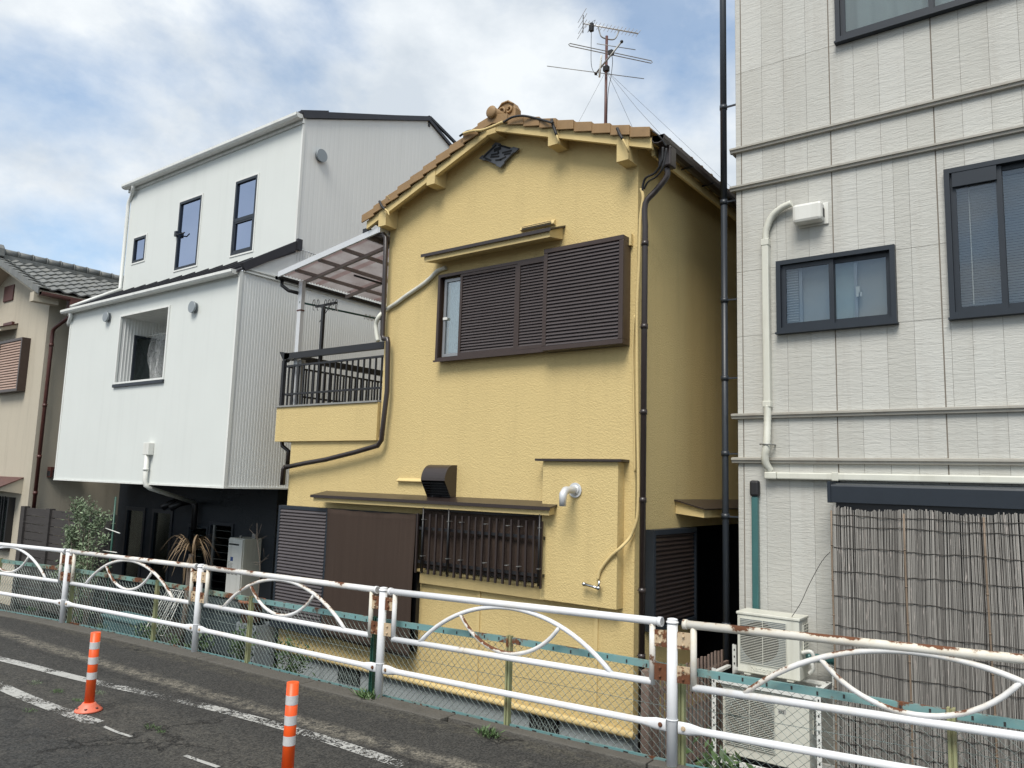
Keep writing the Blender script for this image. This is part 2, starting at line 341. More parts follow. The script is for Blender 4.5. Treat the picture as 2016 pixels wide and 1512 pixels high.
def asphalt():
    m, t, b = new_mat('asphalt'); b.inputs['Roughness'].default_value = 0.9; b.inputs['Specular IOR Level'].default_value = 0.25
    p = pos(t)
    s = node(t, 'ShaderNodeSeparateXYZ'); t.links.new(node(t, 'ShaderNodeNewGeometry').outputs['Position'], s.inputs[0])
    wob = mth(t, 'MULTIPLY', mth(t, 'SUBTRACT', noise(t, p, 2.2, 5), 0.5), 0.16)
    # distance across the road measured from the painted edge line
    q = mth(t, 'ADD', mth(t, 'SUBTRACT', s.outputs[1], mth(t, 'MULTIPLY', s.outputs[0], 0.012)), wob)
    agg = node(t, 'ShaderNodeTexVoronoi', Scale=85.0); t.links.new(p, agg.inputs['Vector'])
    fine = noise(t, p, 210, 2)
    c = mix(t, noise(t, p, 1.1, 6, 0.6), (0.034, 0.033, 0.032), (0.054, 0.053, 0.050))
    brk = ramp(t, noise(t, p, 13, 6, 0.75), 0.40, 0.56)
    def band(a, b2, col, amt, soft=0.05):
        nonlocal c
        f = mth(t, 'MULTIPLY', ramp(t, q, 0, 1), 1.0)
        lo = node(t, 'ShaderNodeMapRange'); lo.inputs['From Min'].default_value = a-soft; lo.inputs['From Max'].default_value = a+soft; t.links.new(q, lo.inputs[0])
        hi = node(t, 'ShaderNodeMapRange'); hi.inputs['From Min'].default_value = b2+soft; hi.inputs['From Max'].default_value = b2-soft; t.links.new(q, hi.inputs[0])
        f = mth(t, 'MULTIPLY', mth(t, 'MULTIPLY', lo.outputs[0], hi.outputs[0]), mth(t, 'MULTIPLY', brk, amt))
        c = mix(t, f, c, col)
    band(4.17, 4.30, (0.027, 0.026, 0.025), 0.7)                        # dark resurfacing seam behind the line
    band(4.30, 4.47, (0.165, 0.152, 0.128), 0.9, 0.05)                  # exposed gravel strip
    band(3.20, 3.85, (0.078, 0.074, 0.066), 0.55, 0.08)                  # dusty old strip in front
    band(4.93, 5.2, (0.095, 0.088, 0.07), 0.5, 0.05)                      # silt along the kerb
    band(-20.0, 3.02, (0.040, 0.042, 0.044), 0.5, 0.06)                    # carriageway
    c = mix(t, ramp(t, noise(t, p, 5.0, 6, 0.7), 0.56, 0.72), c, (0.075, 0.071, 0.064))
    vr = node(t, 'ShaderNodeTexVoronoi', feature='DISTANCE_TO_EDGE', Scale=0.55)
    wv = node(t, 'ShaderNodeVectorMath', operation='ADD'); t.links.new(p, wv.inputs[0])
    nn = node(t, 'ShaderNodeTexNoise', Scale=2.2, Detail=6.0, Roughness=0.7); t.links.new(p, nn.inputs['Vector'])
    sc = node(t, 'ShaderNodeVectorMath', operation='SCALE'); t.links.new(nn.outputs['Color'], sc.inputs[0]); sc.inputs['Scale'].default_value = 0.7
    t.links.new(sc.outputs[0], wv.inputs[1]); t.links.new(wv.outputs[0], vr.inputs['Vector'])
    crack = ramp(t, vr.outputs['Distance'], 0.003, 0.011, (1, 1, 1, 1), (0, 0, 0, 1))
    crack = mth(t, 'MULTIPLY', crack, ramp(t, noise(t, p, 0.8, 3), 0.55, 0.60))
    c = mix(t, mth(t, 'MULTIPLY', crack, 0.8), c, (0.012, 0.012, 0.012))
    ag = ramp(t, agg.outputs['Color'], 0.2, 0.9, (0.50, 0.50, 0.50, 1), (1.60, 1.58, 1.52, 1))
    c = mix(t, 1.0, c, ag, 'MULTIPLY')
    c = mix(t, ramp(t, fine, 0.70, 0.78), c, (0.17, 0.165, 0.155))
    t.links.new(c, b.inputs['Base Color'])
    h = mth(t, 'ADD', mth(t, 'MULTIPLY', agg.outputs['Distance'], 1.0), mth(t, 'SUBTRACT', mth(t, 'MULTIPLY', noise(t, p, 14, 4), 0.8), mth(t, 'MULTIPLY', crack, 3.0)))
    bump(t, b, h, 0.005, 0.7)
asphalt()

def worn_paint(name, lo, hi):
    m, t, b = new_mat(name); o = t.nodes['Material Output']; b.inputs['Roughness'].default_value = 0.75
    p = pos(t)
    c = mix(t, noise(t, p, 30, 4), (0.28, 0.275, 0.26), (0.50, 0.50, 0.48)); t.links.new(c, b.inputs['Base Color'])
    f = mth(t, 'ADD', mth(t, 'MULTIPLY', noise(t, p, 1.3, 2), 0.55), mth(t, 'MULTIPLY', noise(t, p, 28, 4, 0.7, 1.2), 0.45))
    k = ramp(t, f, lo, hi)
    tr = node(t, 'ShaderNodeBsdfTransparent'); ms = node(t, 'ShaderNodeMixShader')
    t.links.new(k, ms.inputs[0]); t.links.new(tr.outputs[0], ms.inputs[1]); t.links.new(b.outputs[0], ms.inputs[2]); t.links.new(ms.outputs[0], o.inputs[0])
    bump(t, b, noise(t, p, 80, 3), 0.003, 0.5)
worn_paint('worn_line_paint', 0.475, 0.515)
worn_paint('patchy_line_paint', 0.49, 0.515)
stucco('curb_concrete', (0.115, 0.108, 0.095), 55, 0.006, 0.7, (0.06, 0.055, 0.045), 0.7, 0.9)
stucco('yard_soil', (0.035, 0.032, 0.027), 12, 0.02, 0.8, (0.03, 0.03, 0.025), 0.6, 0.95)

# ------------------------------------------------------------------ geometry builder
class G:
    def __init__(self): self.v = []; self.f = []; self.s = []
    def add(self, vs, fs, smooth=False):
        o = len(self.v); self.v += [tuple(p) for p in vs]
        self.f += [tuple(o+i for i in f) for f in fs]; self.s += [smooth]*len(fs); return self
    def box(self, x0, x1, y0, y1, z0, z1):
        if x0 > x1: x0, x1 = x1, x0
        if y0 > y1: y0, y1 = y1, y0
        if z0 > z1: z0, z1 = z1, z0
        v = [(x, y, z) for z in (z0, z1) for y in (y0, y1) for x in (x0, x1)]
        return self.add(v, [(0, 2, 3, 1), (4, 5, 7, 6), (0, 1, 5, 4), (2, 6, 7, 3), (0, 4, 6, 2), (1, 3, 7, 5)])
    def prism(self, poly, vec):
        n = len(poly); v = [Vector(p) for p in poly]; w = [p+Vector(vec) for p in v]
        nrm = Vector((0, 0, 0))
        for i in range(n): nrm += v[i].cross(v[(i+1) % n])
        if nrm.dot(Vector(vec)) > 0: v, w = w, v
        return self.add(v+w, [tuple(range(n)), tuple(range(2*n-1, n-1, -1))]+[(i, i+n, (i+1) % n+n, (i+1) % n) for i in range(n)])
    def beam(self, p, q, w, h, up=(0, 0, 1)):
        p = Vector(p); q = Vector(q); d = (q-p).normalized(); s = d.cross(Vector(up))
        if s.length < 1e-4: s = d.cross(Vector((0, 1, 0)))
        s.normalize(); u = s.cross(d); s = s*(w/2); u = u*(h/2)
        return self.add([p-s-u, p+s-u, p+s+u, p-s+u, q-s-u, q+s-u, q+s+u, q-s+u],
                        [(0, 1, 2, 3), (7, 6, 5, 4), (0, 4, 5, 1), (1, 5, 6, 2), (2, 6, 7, 3), (3, 7, 4, 0)])
    def tube(self, pts, r, n=8, cap=True, smooth=True):
        pts = [Vector(p) for p in pts]; rs = r if isinstance(r, (list, tuple)) else [r]*len(pts)
        vs = []; fs = []; prev = None
        for i, p in enumerate(pts):
            d = ((pts[i+1] if i+1 < len(pts) else p)-(pts[i-1] if i else p)).normalized()
            if prev is None:
                a = Vector((0, 0, 1)) if abs(d.z) < 0.9 else Vector((1, 0, 0)); s = d.cross(a).normalized()
            else:
                s = (prev-d*prev.dot(d)).normalized()
            prev = s; u = d.cross(s)
            vs += [p+(s*math.cos(2*math.pi*k/n)+u*math.sin(2*math.pi*k/n))*rs[i] for k in range(n)]
        for i in range(len(pts)-1):
            for k in range(n):
                a = i*n+k; b = i*n+(k+1) % n; fs.append((a, b, b+n, a+n))
        self.add(vs, fs, smooth)
        if cap and n > 2:
            o = len(self.v)-len(vs); m = (len(pts)-1)*n
            self.f += [tuple(o+k for k in range(n-1, -1, -1)), tuple(o+m+k for k in range(n))]; self.s += [False, False]
        return self
    def quad(self, a, b, c, d): return self.add([a, b, c, d], [(0, 1, 2, 3)])
    def ball(self, c, r, n=10, m=6, sc=(1, 1, 1)):
        vs = []; fs = []
        for i in range(m+1):
            th = math.pi*i/m
            for k in range(n):
                ph = 2*math.pi*k/n; vs.append((c[0]+r*sc[0]*math.sin(th)*math.cos(ph), c[1]+r*sc[1]*math.sin(th)*math.sin(ph), c[2]+r*sc[2]*math.cos(th)))
        for i in range(m):
            for k in range(n): a = i*n+k; b = i*n+(k+1) % n; fs.append((a, a+n, b+n, b))
        return self.add(vs, fs, True)
    def ring(self, x0, x1, z0, z1, w, y0, y1):
        # rectangular frame in a wall plane, members butted end to end
        self.box(x0, x1, y0, y1, z1-w, z1); self.box(x0, x1, y0, y1, z0, z0+w)
        self.box(x0, x0+w, y0, y1, z0+w, z1-w); return self.box(x1-w, x1, y0, y1, z0+w, z1-w)

def mesh_of(g, name, m, off=(0, 0, 0)):
    me = bpy.data.meshes.new(name); ox, oy, oz = off
    me.from_pydata([(x-ox, y-oy, z-oz) for x, y, z in g.v], [], g.f)
    me.polygons.foreach_set('use_smooth', g.s); me.materials.append(MAT[m]); me.update(); return me
def thing(name, loc, label, cat, group=None):
    o = bpy.data.objects.new(name, None); COL.objects.link(o); o.location = loc; o.empty_display_size = 0.2
    o['label'] = label; o['category'] = cat
    if group: o['group'] = group
    return o
def base_of(o):
    while o.parent: o = o.parent
    return o.location
def part(name, g, m, parent, label=None, bevel=0, kind=None):
    o = bpy.data.objects.new(name, mesh_of(g, name, m, base_of(parent))); COL.objects.link(o); o.parent = parent
    if label: o['label'] = label
    if kind: o['kind'] = kind
    if bevel:
        b = o.modifiers.new('bevel', 'BEVEL'); b.width = bevel; b.segments = 2; b.limit_method = 'ANGLE'; b.angle_limit = rad(40)
    return o
def split_part(name, g, m, parent, **kw):
    # one object for every connected piece of g
    par = list(range(len(g.v)))
    def find(a):
        while par[a] != a: par[a] = par[par[a]]; a = par[a]
        return a
    for f in g.f:
        r = find(f[0])
        for i in f[1:]: par[find(i)] = r
    groups = {}
    for fi, f in enumerate(g.f): groups.setdefault(find(f[0]), []).append(fi)
    for fl in groups.values():
        h = G(); ids = {}
        for fi in fl:
            for i in g.f[fi]:
                if i not in ids: ids[i] = len(h.v); h.v.append(g.v[i])
            h.f.append(tuple(ids[i] for i in g.f[fi])); h.s.append(g.s[fi])
        part(name, h, m, parent, **kw)
def inst(name, me, loc, parent, rot=None, label=None, scale=None):
    o = bpy.data.objects.new(name, me); COL.objects.link(o); o.parent = parent; o.location = Vector(loc)-Vector(base_of(parent))
    if rot: o.rotation_euler = rot
    if scale: o.scale = scale
    if label: o['label'] = label
    return o
def solid(name, g, m, label=None, cat=None, group=None, kind=None, base=(0, 0, 0), bevel=0):
    o = bpy.data.objects.new(name, mesh_of(g, name, m, base)); COL.objects.link(o); o.location = base
    for k, v in (('label', label), ('category', cat), ('group', group), ('kind', kind)):
        if v: o[k] = v
    if bevel:
        b = o.modifiers.new('bevel', 'BEVEL'); b.width = bevel; b.segments = 2; b.limit_method = 'ANGLE'
    return o
def arc(c, r, a0, a1, n, ax='xz'):
    out = []
    for i in range(n+1):
        a = rad(a0+(a1-a0)*i/n); dx, dz = r*math.cos(a), r*math.sin(a)
        out.append((c[0]+dx, c[1], c[2]+dz) if ax == 'xz' else (c[0], c[1]+dx, c[2]+dz) if ax == 'yz' else (c[0]+dx, c[1]+dz, c[2]))
    return out
def smooth_path(pts, n=6):
    pts = [Vector(p) for p in pts]; P = [pts[0]]+pts+[pts[-1]]; out = []
    for i in range(1, len(P)-2):
        a, b, c, d = P[i-1], P[i], P[i+1], P[i+2]
        for k in range(n):
            t = k/n; out.append(0.5*((2*b)+(c-a)*t+(2*a-5*b+4*c-d)*t*t+(3*b-a-3*c+d)*t**3))
    out.append(pts[-1]); return out
def wall_y(g, x0, x1, z0, z1, y, holes, depth=0.12):
    # wall face looking towards -Y with rectangular openings and their reveals
    xs = sorted({x0, x1, *[h[0] for h in holes], *[h[1] for h in holes]}); zs = sorted({z0, z1, *[h[2] for h in holes], *[h[3] for h in holes]})
    for i in range(len(xs)-1):
        for j in range(len(zs)-1):
            cx, cz = (xs[i]+xs[i+1])/2, (zs[j]+zs[j+1])/2
            if any(h[0] < cx < h[1] and h[2] < cz < h[3] for h in holes): continue
            g.quad((xs[i], y, zs[j]), (xs[i+1], y, zs[j]), (xs[i+1], y, zs[j+1]), (xs[i], y, zs[j+1]))
    for a, b, c, d in holes:
        e = y+depth
        g.quad((a, y, c), (a, y, d), (a, e, d), (a, e, c)); g.quad((b, y, c), (b, e, c), (b, e, d), (b, y, d))
        g.quad((a, y, c), (a, e, c), (b, e, c), (b, y, c)); g.quad((a, y, d), (b, y, d), (b, e, d), (a, e, d))
    return g
def text_part(txt, size, loc, m, parent, name='lettering', depth=0.001, rot=(math.pi/2, 0, 0)):
    cu = bpy.data.curves.new(name, 'FONT'); cu.body = txt; cu.size = size; cu.extrude = depth; cu.resolution_u = 2
    tmp = bpy.data.objects.new(name, cu); COL.objects.link(tmp); bpy.context.view_layer.update()
    me = bpy.data.meshes.new_from_object(tmp.evaluated_get(bpy.context.evaluated_depsgraph_get()))
    bpy.data.objects.remove(tmp); me.materials.clear(); me.materials.append(MAT[m]); me.name = name
    return inst(name, me, loc, parent, rot)
# ================================================================== SETTING
def sheet(name, xs, y0, y1, dz, m, kind='structure', ys=None, **kw):
    g = G(); ys = ys or [y0, y1]
    v = [(x, y, gz(x)+dz) for y in ys for x in xs]; n = len(xs)
    f = [(j*n+i, j*n+i+1, (j+1)*n+i+1, (j+1)*n+i) for j in range(len(ys)-1) for i in range(n-1)]
    g.add(v, f); return solid(name, g, m, kind=kind, **kw)
RX = [-400, -80, -30, -18, -14.3, -11.4, -8.4, -5.4, -2.4, 0.6, 12, 60, 400]
sheet('road', RX, -60, 5.06, 0, 'asphalt')
g = G()                                                   # lower ground the houses stand on
g.quad((-400, 5.5, -2.62), (400, 5.5, -2.62), (400, 900, -2.62), (-400, 900, -2.62)); solid('yard_ground', g, 'yard_soil', kind='structure')
g = G(); g.quad((-900, -900, -3.1), (900, -900, -3.1), (900, 900, -3.1), (-900, 900, -3.1)); solid('ground', g, 'yard_soil', kind='structure')

def rail_y(x): return interp(x, [-30, -14.3, -11.4, -8.4, -2.4, 0.6, 10], [3.7, 4.66, 5.03, 5.2, 5.2, 5.42, 6.1])
# concrete kerb strip and the retaining wall below it, in cast lengths
kx = [-17.2, -15.4, -13.5, -11.7, -9.9, -8.1, -6.3, -4.45, -2.6, -0.8, 1.0, 2.8]
kb = thing('kerb', (-6, 5.25, gz(-6)), 'weathered concrete kerb strip under the green mesh fence', 'kerb')
for i in range(len(kx)-1):
    a, b = kx[i]+0.006, kx[i+1]-0.006; g = G()
    off = -0.06 if a < -4.5 else 0.03
    ya, yb = rail_y(a), rail_y(b)
    za, zb = gz(a)+0.018, gz(b)+0.018
    fa, fb = ya+off-0.10, yb+off-0.10
    v = [(a, fa, za-0.1), (b, fb, zb-0.1), (b, yb+0.05, zb-0.1), (a, ya+0.05, za-0.1), (a, fa, za), (b, fb, zb), (b, yb+0.05, zb), (a, ya+0.05, za)]
    g.add(v, [(0, 3, 2, 1), (4, 5, 6, 7), (0, 1, 5, 4), (2, 3, 7, 6), (0, 4, 7, 3), (1, 2, 6, 5)])
    part('kerb_stone', g, 'curb_concrete', kb, bevel=0.008)
g = G()
for i in range(len(kx)-1):
    a, b = kx[i], kx[i+1]; ya, yb = rail_y(a), rail_y(b)
    g.add([(a, ya-0.3, gz(a)-0.083), (b, yb-0.3, gz(b)-0.083), (b, yb+0.045, gz(b)-0.083), (a, ya+0.045, gz(a)-0.083), (a, ya-0.3, -3), (b, yb-0.3, -3), (b, yb+0.045, -3), (a, ya+0.045, -3)],
          [(0, 1, 2, 3), (0, 4, 5, 1), (2, 6, 7, 3)])
solid('retaining_wall', g, 'concrete_blue_gray', label='low gray concrete retaining wall holding up the road edge', cat='wall')

# painted lines, thin worn sheets on the asphalt
def strip(name, pts, w, m, dz=0.005):
    P = smooth_path([(x, y, 0) for x, y in pts], 6); g = G(); vs = []
    for i, p in enumerate(P):
        d = (P[min(i+1, len(P)-1)]-P[max(i-1, 0)]).normalized(); s = Vector((-d.y, d.x, 0))*w/2
        for q in (p+s, p-s): vs.append((q.x, q.y, gz(q.x)+dz))
    g.add(vs, [(2*i, 2*i+1, 2*i+3, 2*i+2) for i in range(len(P)-1)]); return solid(name, g, m, kind='structure')
strip('painted_edge_line', [(-17, 2.7), (-13, 3.22), (-9.65, 3.655), (-8.03, 3.83), (-6.36, 4.06), (-5.05, 4.135), (-3.92, 4.085)], 0.12, 'worn_line_paint')
strip('painted_lane_line', [(-8.9, 3.25), (-8.2, 3.20), (-7.4, 3.20), (-6.55, 3.235)], 0.13, 'patchy_line_paint')
strip('painted_lane_line', [(-6.42, 3.23), (-6.2, 3.225), (-6.0, 3.24)], 0.03, 'patchy_line_paint')
strip('painted_lane_line', [(-5.3, 3.27), (-5.15, 3.27), (-4.9, 3.28)], 0.035, 'patchy_line_paint')

# ================================================================== YELLOW HOUSE
Y0 = 6.8; YR = -3.59; YL = -9.0; YU = -7.22; YB = 13.5
hz = -2.33
H = thing('yellow_house', ((YL+YR)/2, Y0, hz), 'two storey yellow stucco house with brown shutters and a brown tiled gable roof', 'house')
AX, AZ = -5.37, 4.22                     # apex and roof slopes (underside of the verge)
def roof_z(x, base=4.06): return base-(0.388*(AX-x) if x < AX else 0.354*(x-AX))
g = G()
u0 = roof_z(YU)+0.105; u1 = roof_z(YR)+0.105; ua = 4.165
g.add([(YL, Y0, hz), (YR, Y0, hz), (YR, Y0, u1), (AX, Y0, ua), (YU, Y0, u0), (YU, Y0, 0.52), (YL, Y0, 0.52)], [(0, 1, 2, 3, 4, 5, 6)])
g.quad((YL, YB, hz), (YL, Y0, hz), (YL, Y0, 0.52), (YL, YB, 0.52)); g.quad((YU, YB, 0.52), (YU, Y0, 0.52), (YU, Y0, u0), (YU, YB, u0))
g.quad((YL, Y0, 0.52), (YU, Y0, 0.52), (YU, YB, 0.52), (YL, YB, 0.52))
part('front_wall', g, 'yellow_stucco', H)
g = G()                                 # side wall along the alley, with a door recess
ys = [Y0, 8.12, 9.7, YB]; zs = [hz, -2.2, -0.42, u1]
for i in range(3):
    for j in range(3):
        if i == 1 and j == 1: continue
        g.quad((YR, ys[i], zs[j]), (YR, ys[i+1], zs[j]), (YR, ys[i+1], zs[j+1]), (YR, ys[i], zs[j+1]))
part('side_wall', g, 'yellow_stucco', H)
g = G(); g.box(YR-0.9, YR-0.88, 8.0, 9.8, -2.3, -0.3); g.box(YR-0.9, YR-0.001, 8.08, 8.12, -2.3, -0.3); g.box(YR-0.9, YR-0.001, 9.7, 9.74, -2.3, -0.3); g.box(YR-0.9, YR-0.001, 8.12, 9.7, -0.42, -0.38); g.box(YR-0.9, YR-0.001, 8.12, 9.7, -2.24, -2.2)
part('side_doorway', g, 'black_metal', H)  # recess lining coloured black, deep shade put into the colour
g = G(); g.box(YL-0.0+0.012, YR-0.012, Y0+0.012, YB, -2.7, hz)
fd = part('foundation', g, 'concrete_blue_gray', H)
def fvent(x0, x1):
    g = G(); g.box(x0, x1, Y0-0.004, Y0+0.01, -2.53, -2.36); v = part('foundation_vent', g, 'black_metal', fd)
    g = G()
    n = 9
    for i in range(n+1):
        x = x0+(x1-x0)*i/n
        g.beam((x, Y0-0.009, -2.53), (min(x1, x+0.10), Y0-0.009, -2.53+min(0.17, (min(x1, x+0.10)-x)*1.7)), 0.004, 0.006)
        g.beam((x, Y0-0.013, -2.53), (max(x0, x-0.10), Y0-0.013, -2.53+min(0.17, (x-max(x0, x-0.10))*1.7)), 0.004, 0.006)
    part('vent_mesh', g, 'wire_steel', v)
fvent(-7.75, -7.35); fvent(-4.78, -4.42)
g = G(); g.tube([(YL, Y0-0.03, hz+0.02), (YR+0.03, Y0-0.03, hz+0.02)], 0.035, 8); part('base_trim', g, 'yellow_trim', H)
for x in (-5.5, -4.0):
    g = G(); g.box(x-0.02, x+0.02, Y0-0.014, Y0-0.001, hz+0.06, -1.19); part('wall_batten', g, 'yellow_trim', H)
# corner board
# raised plaster box on the right with metal cap
g = G(); g.box(-4.6, -3.71, Y0-0.13, Y0-0.001, -1.17, 0.235); bx = part('raised_panel', g, 'yellow_stucco', H)
g = G(); g.box(-4.68, -3.655, Y0-0.17, Y0-0.001, 0.238, 0.262); part('panel_cap', g, 'dark_brown_metal', bx)
# flue pipe
f0 = at_y(1133, 965, Y0-0.135)
g = G(); g.tube([f0, f0+Vector((0, -0.012, 0))], 0.075, 20); g.tube([f0+Vector((0, -0.012, 0)), f0+Vector((0, -0.03, 0))], [0.055, 0.045], 16)
fl = part('flue_flange', g, 'aluminium', H)
g = G(); pth = [f0, f0+Vector((0, -0.16, 0))]+[f0+Vector((-0.02*0, -0.16-0.07*math.sin(a), -0.07+0.07*math.cos(a))) for a in [rad(x) for x in (22, 45, 67, 90)]]+[f0+Vector((0, -0.23, -0.16))]
g.tube(pth, [0.036, 0.036, 0.040, 0.037, 0.041, 0.037, 0.034], 14); part('flue_pipe', g, 'aluminium', fl)
# outdoor tap with hose fitting
t0 = at_y(1150, 1150, Y0-0.19); t1 = at_y(1178, 1158, Y0-0.19)
g = G(); g.tube([t0, t0*0.4+t1*0.6, t1], [0.017, 0.013, 0.017], 8); g.ball(t0, 0.022); g.ball(t1, 0.022)
g.tube([(t1.x-0.02, Y0-0.19, t1.z), (t1.x-0.02, Y0-0.13, t1.z)], 0.014, 8); g.tube([t1, t1+Vector((0.01, 0, 0.07))], 0.012, 8)
tap = part('gas_tap', g, 'chrome', H)
# cream hose rising to the corner and up to the gutter
pts = [(1177, 1140), (1182, 1122), (1200, 1098), (1222, 1078), (1240, 1058), (1252, 1030), (1256, 1000), (1257, 940), (1255, 800), (1254, 620), (1258, 520), (1261, 430), (1266, 390), (1262, 372)]
pp = [at_y(u, v, Y0-(0.15 if i < 4 else 0.05)) for i, (u, v) in enumerate(pts)]
g = G(); g.tube(smooth_path(pp), 0.016, 8); part('cream_hose', g, 'yellow_trim', H)
pp2 = [at_y(u, v, Y0-0.035) for u, v in [(1249, 620), (1246, 680), (1247, 760), (1249, 850), (1250, 930)]]
g = G(); g.tube(smooth_path(pp2), 0.008, 6); part('cream_cable', g, 'yellow_trim', H)

# long awning over the ground floor openings
def awning(name, x0, x1, zw, zf, yf, side_in, m_top='dark_brown_metal', th=0.085, drop=0.10, y=Y0, par=None, mb='yellow_trim', inset=None):
    e = part(name, G().prism([(x0+0.03, y-0.001, zw-drop), (x0+0.03, yf+0.02, zf-th+0.004), (x0+0.03, yf+0.02, zf-0.012), (x0+0.03, y-0.001, zw-0.012)], (x1-x0-0.06, 0, 0)), mb, par or H)
    g = G(); g.prism([(x0, y-0.002, zw-0.010), (x0, yf, zf-0.010), (x0, yf-0.004, zf+0.004), (x0, y-0.002, zw+0.012)], (x1-x0, 0, 0))
    g.box(x0, x1, yf-0.012, yf-0.004, zf-0.030, zf+0.006)
    part('awning_sheet', g, m_top, e); return e
awning('long_awning', -8.18, -4.41, -0.19, -0.235, 6.545, 0)
awning('window_awning', -6.36, -4.47, 2.80, 2.70, 6.52, 0, th=0.09, drop=0.14)
# small plaster vents (slot hoods)
def slot(x0, x1, z0, z1, mdark='black_metal'):
    g = G(); g.prism([(x0, Y0-0.001, z0), (x0, Y0-0.045, z0+0.012), (x0, Y0-0.045, z0+0.02), (x0, Y0-0.03, z1), (x0, Y0-0.001, z1+0.02)], (x1-x0, 0, 0)); return part('slot_vent', g, 'yellow_trim', H)
s_ = slot(-5.06, -4.60, 2.835, 2.885)
g = G()
for k in range(3): g.box(-5.03, -4.63, Y0-0.056, Y0-0.0465, 2.84+k*0.016, 2.846+k*0.016)
part('vent_slit', g, 'dark_brown_metal', s_)
s2 = at_y(785, 946, Y0); slot(s2.x, -6.3, -0.03, 0.0)
# range hood: curved dark metal cowl
g = G(); x0, x1 = -6.27, -5.90; prof = [(Y0-0.001, 0.185)]+[(Y0-0.06-0.15*math.sin(rad(a)), 0.0+0.185*math.cos(rad(a))) for a in range(0, 91, 10)]+[(Y0-0.08, -0.21), (Y0-0.001, -0.21)]
n = len(prof); out_ = [(x0, y, z) for y, z in prof]+[(x1, y, z) for y, z in prof]
g.add(out_, [(i, i+1, i+1+n, i+n) for i in range(n-3)], False); g.add([(x0, y, z) for y, z in prof], [tuple(range(n))]); g.add([(x1, y, z) for y, z in prof], [tuple(range(n-1, -1, -1))])
hd = part('range_hood', g, 'dark_brown_metal', H)
g = G()
for k in range(6):
    y = Y0-0.19+k*0.025; z = -0.03-k*0.030; g.beam((x0+0.012, y, z), (x1-0.012, y, z), 0.03, 0.004)
g.box((x0+x1)/2-0.006, (x0+x1)/2+0.006, Y0-0.2, Y0-0.06, -0.19, -0.17); part('hood_grille', g, 'black_metal', hd)
g = G(); g.box(x0+0.01, x1-0.01, Y0-0.05, Y0-0.004, -0.2, 0.15); part('hood_back', g, 'dark_interior', hd)
# diamond gable vent with cut pattern
vc = at_y(981, 305, Y0-0.05); g = G()
def dia(g, pts, y0, y1, ang=0):
    g.prism([(vc.x+px, y1, vc.z+pz) for px, pz in pts], (0, y0-y1, 0))
q = 0.30; n_ = 0.035
d0 = [(0, q/1.9), (q, 0), (0, -q/1.9), (-q, 0)]
P0 = at_y(943, 312, Y0-0.05)-vc; P1 = at_y(976, 280, Y0-0.05)-vc; P2 = at_y(1022, 292, Y0-0.05)-vc; P3 = at_y(985, 330, Y0-0.05)-vc
cs = [(p.x, p.z) for p in (P0, P1, P2, P3)]
def lerp2(a, b, t): return (a[0]+(b[0]-a[0])*t, a[1]+(b[1]-a[1])*t)
def uvp(s, t): return lerp2(lerp2(cs[0], cs[1], s), lerp2(cs[3], cs[2], s), t)
pl = []
for (s, t) in [(0, 0), (.2, 0), (.23, .05), (.74, .05), (.77, 0), (1, 0), (1, .2), (.95, .23), (.95, .74), (1, .77), (1, 1), (.8, 1), (.77, .95), (.26, .95), (.23, 1), (0, 1), (0, .8), (.05, .77), (.05, .26), (0, .23)]: pl.append(uvp(s, t))
dia(g, pl, Y0-0.055, Y0-0.03); dv = part('gable_vent', g, 'vent_slate', H, bevel=0.003)
g = G()
def cut(s0, t0, s1, t1, w=0.05):
    a = Vector((*uvp(s0, t0), 0)); b = Vector((*uvp(s1, t1), 0)); d = (b-a).normalized(); s = Vector((-d.y, d.x, 0))*w/2*0.5
    g.prism([(vc.x+p.x, Y0-0.0575, vc.z+p.y) for p in (a-s, b-s, b+s, a+s)], (0, 0.001, 0))
for a_ in [(.12, .13, .88, .13), (.9, .2, .9, .72), (.25, .35, .42, .62), (.35, .3, .52, .5), (.52, .52, .62, .4), (.55, .28, .78, .42), (.62, .22, .84, .36), (.28, .75, .5, .86), (.2, .62, .32, .8), (.6, .6, .82, .85), (.55, .72, .7, .9), (.12, .2, .12, .5)]: cut(*a_, w=0.045)
part('vent_cutout', g, 'dark_interior', dv)

# purlin ends and verge board
bd = thing  # (name kept short below)
def slope_pts(xa, xb, lo, hi): return [(xa, roof_z(xa)+lo), (xb, roof_z(xb)+lo), (xb, roof_z(xb)+hi), (xa, roof_z(xa)+hi)]
for i, x in enumerate([-7.16, -6.33, -5.40, -4.52, -3.66]):
    zt = roof_z(x); lo = [0.105, 0.05, 0.0, 0.065, 0.145][i]
    w_ = 0.068
    zb_ = min(roof_z(x-w_), roof_z(x+w_))-lo
    poly = [(x-w_, 6.59, zb_), (x+w_, 6.59, zb_), (x+w_, 6.59, roof_z(x+w_)+0.101)]+([(AX, 6.59, roof_z(AX)+0.101)] if x-w_ < AX < x+w_ else [])+[(x-w_, 6.59, roof_z(x-w_)+0.101)]
    g = G(); g.prism(poly, (0, Y0-6.591, 0)); part('purlin_end', g, 'yellow_trim', H)
EL, ER = -7.52, -3.34
g = G()
for xa, xb in ((EL+0.06, AX), (AX, ER)):
    g.prism([(x, 6.60, z) for x, z in slope_pts(xa, xb, 0.0, 0.105)], (0, 0.05, 0))
part('verge_board', g, 'yellow_trim', H)
g = G()                                 # soffit and roof slab
for xa, xb in ((EL+0.06, AX), (AX, ER)):
    g.prism([(x, 6.651, z) for x, z in slope_pts(xa, xb, 0.10, 0.135)], (0, YB+0.4-6.651, 0))
roof = part('roof', g, 'yellow_trim', H)
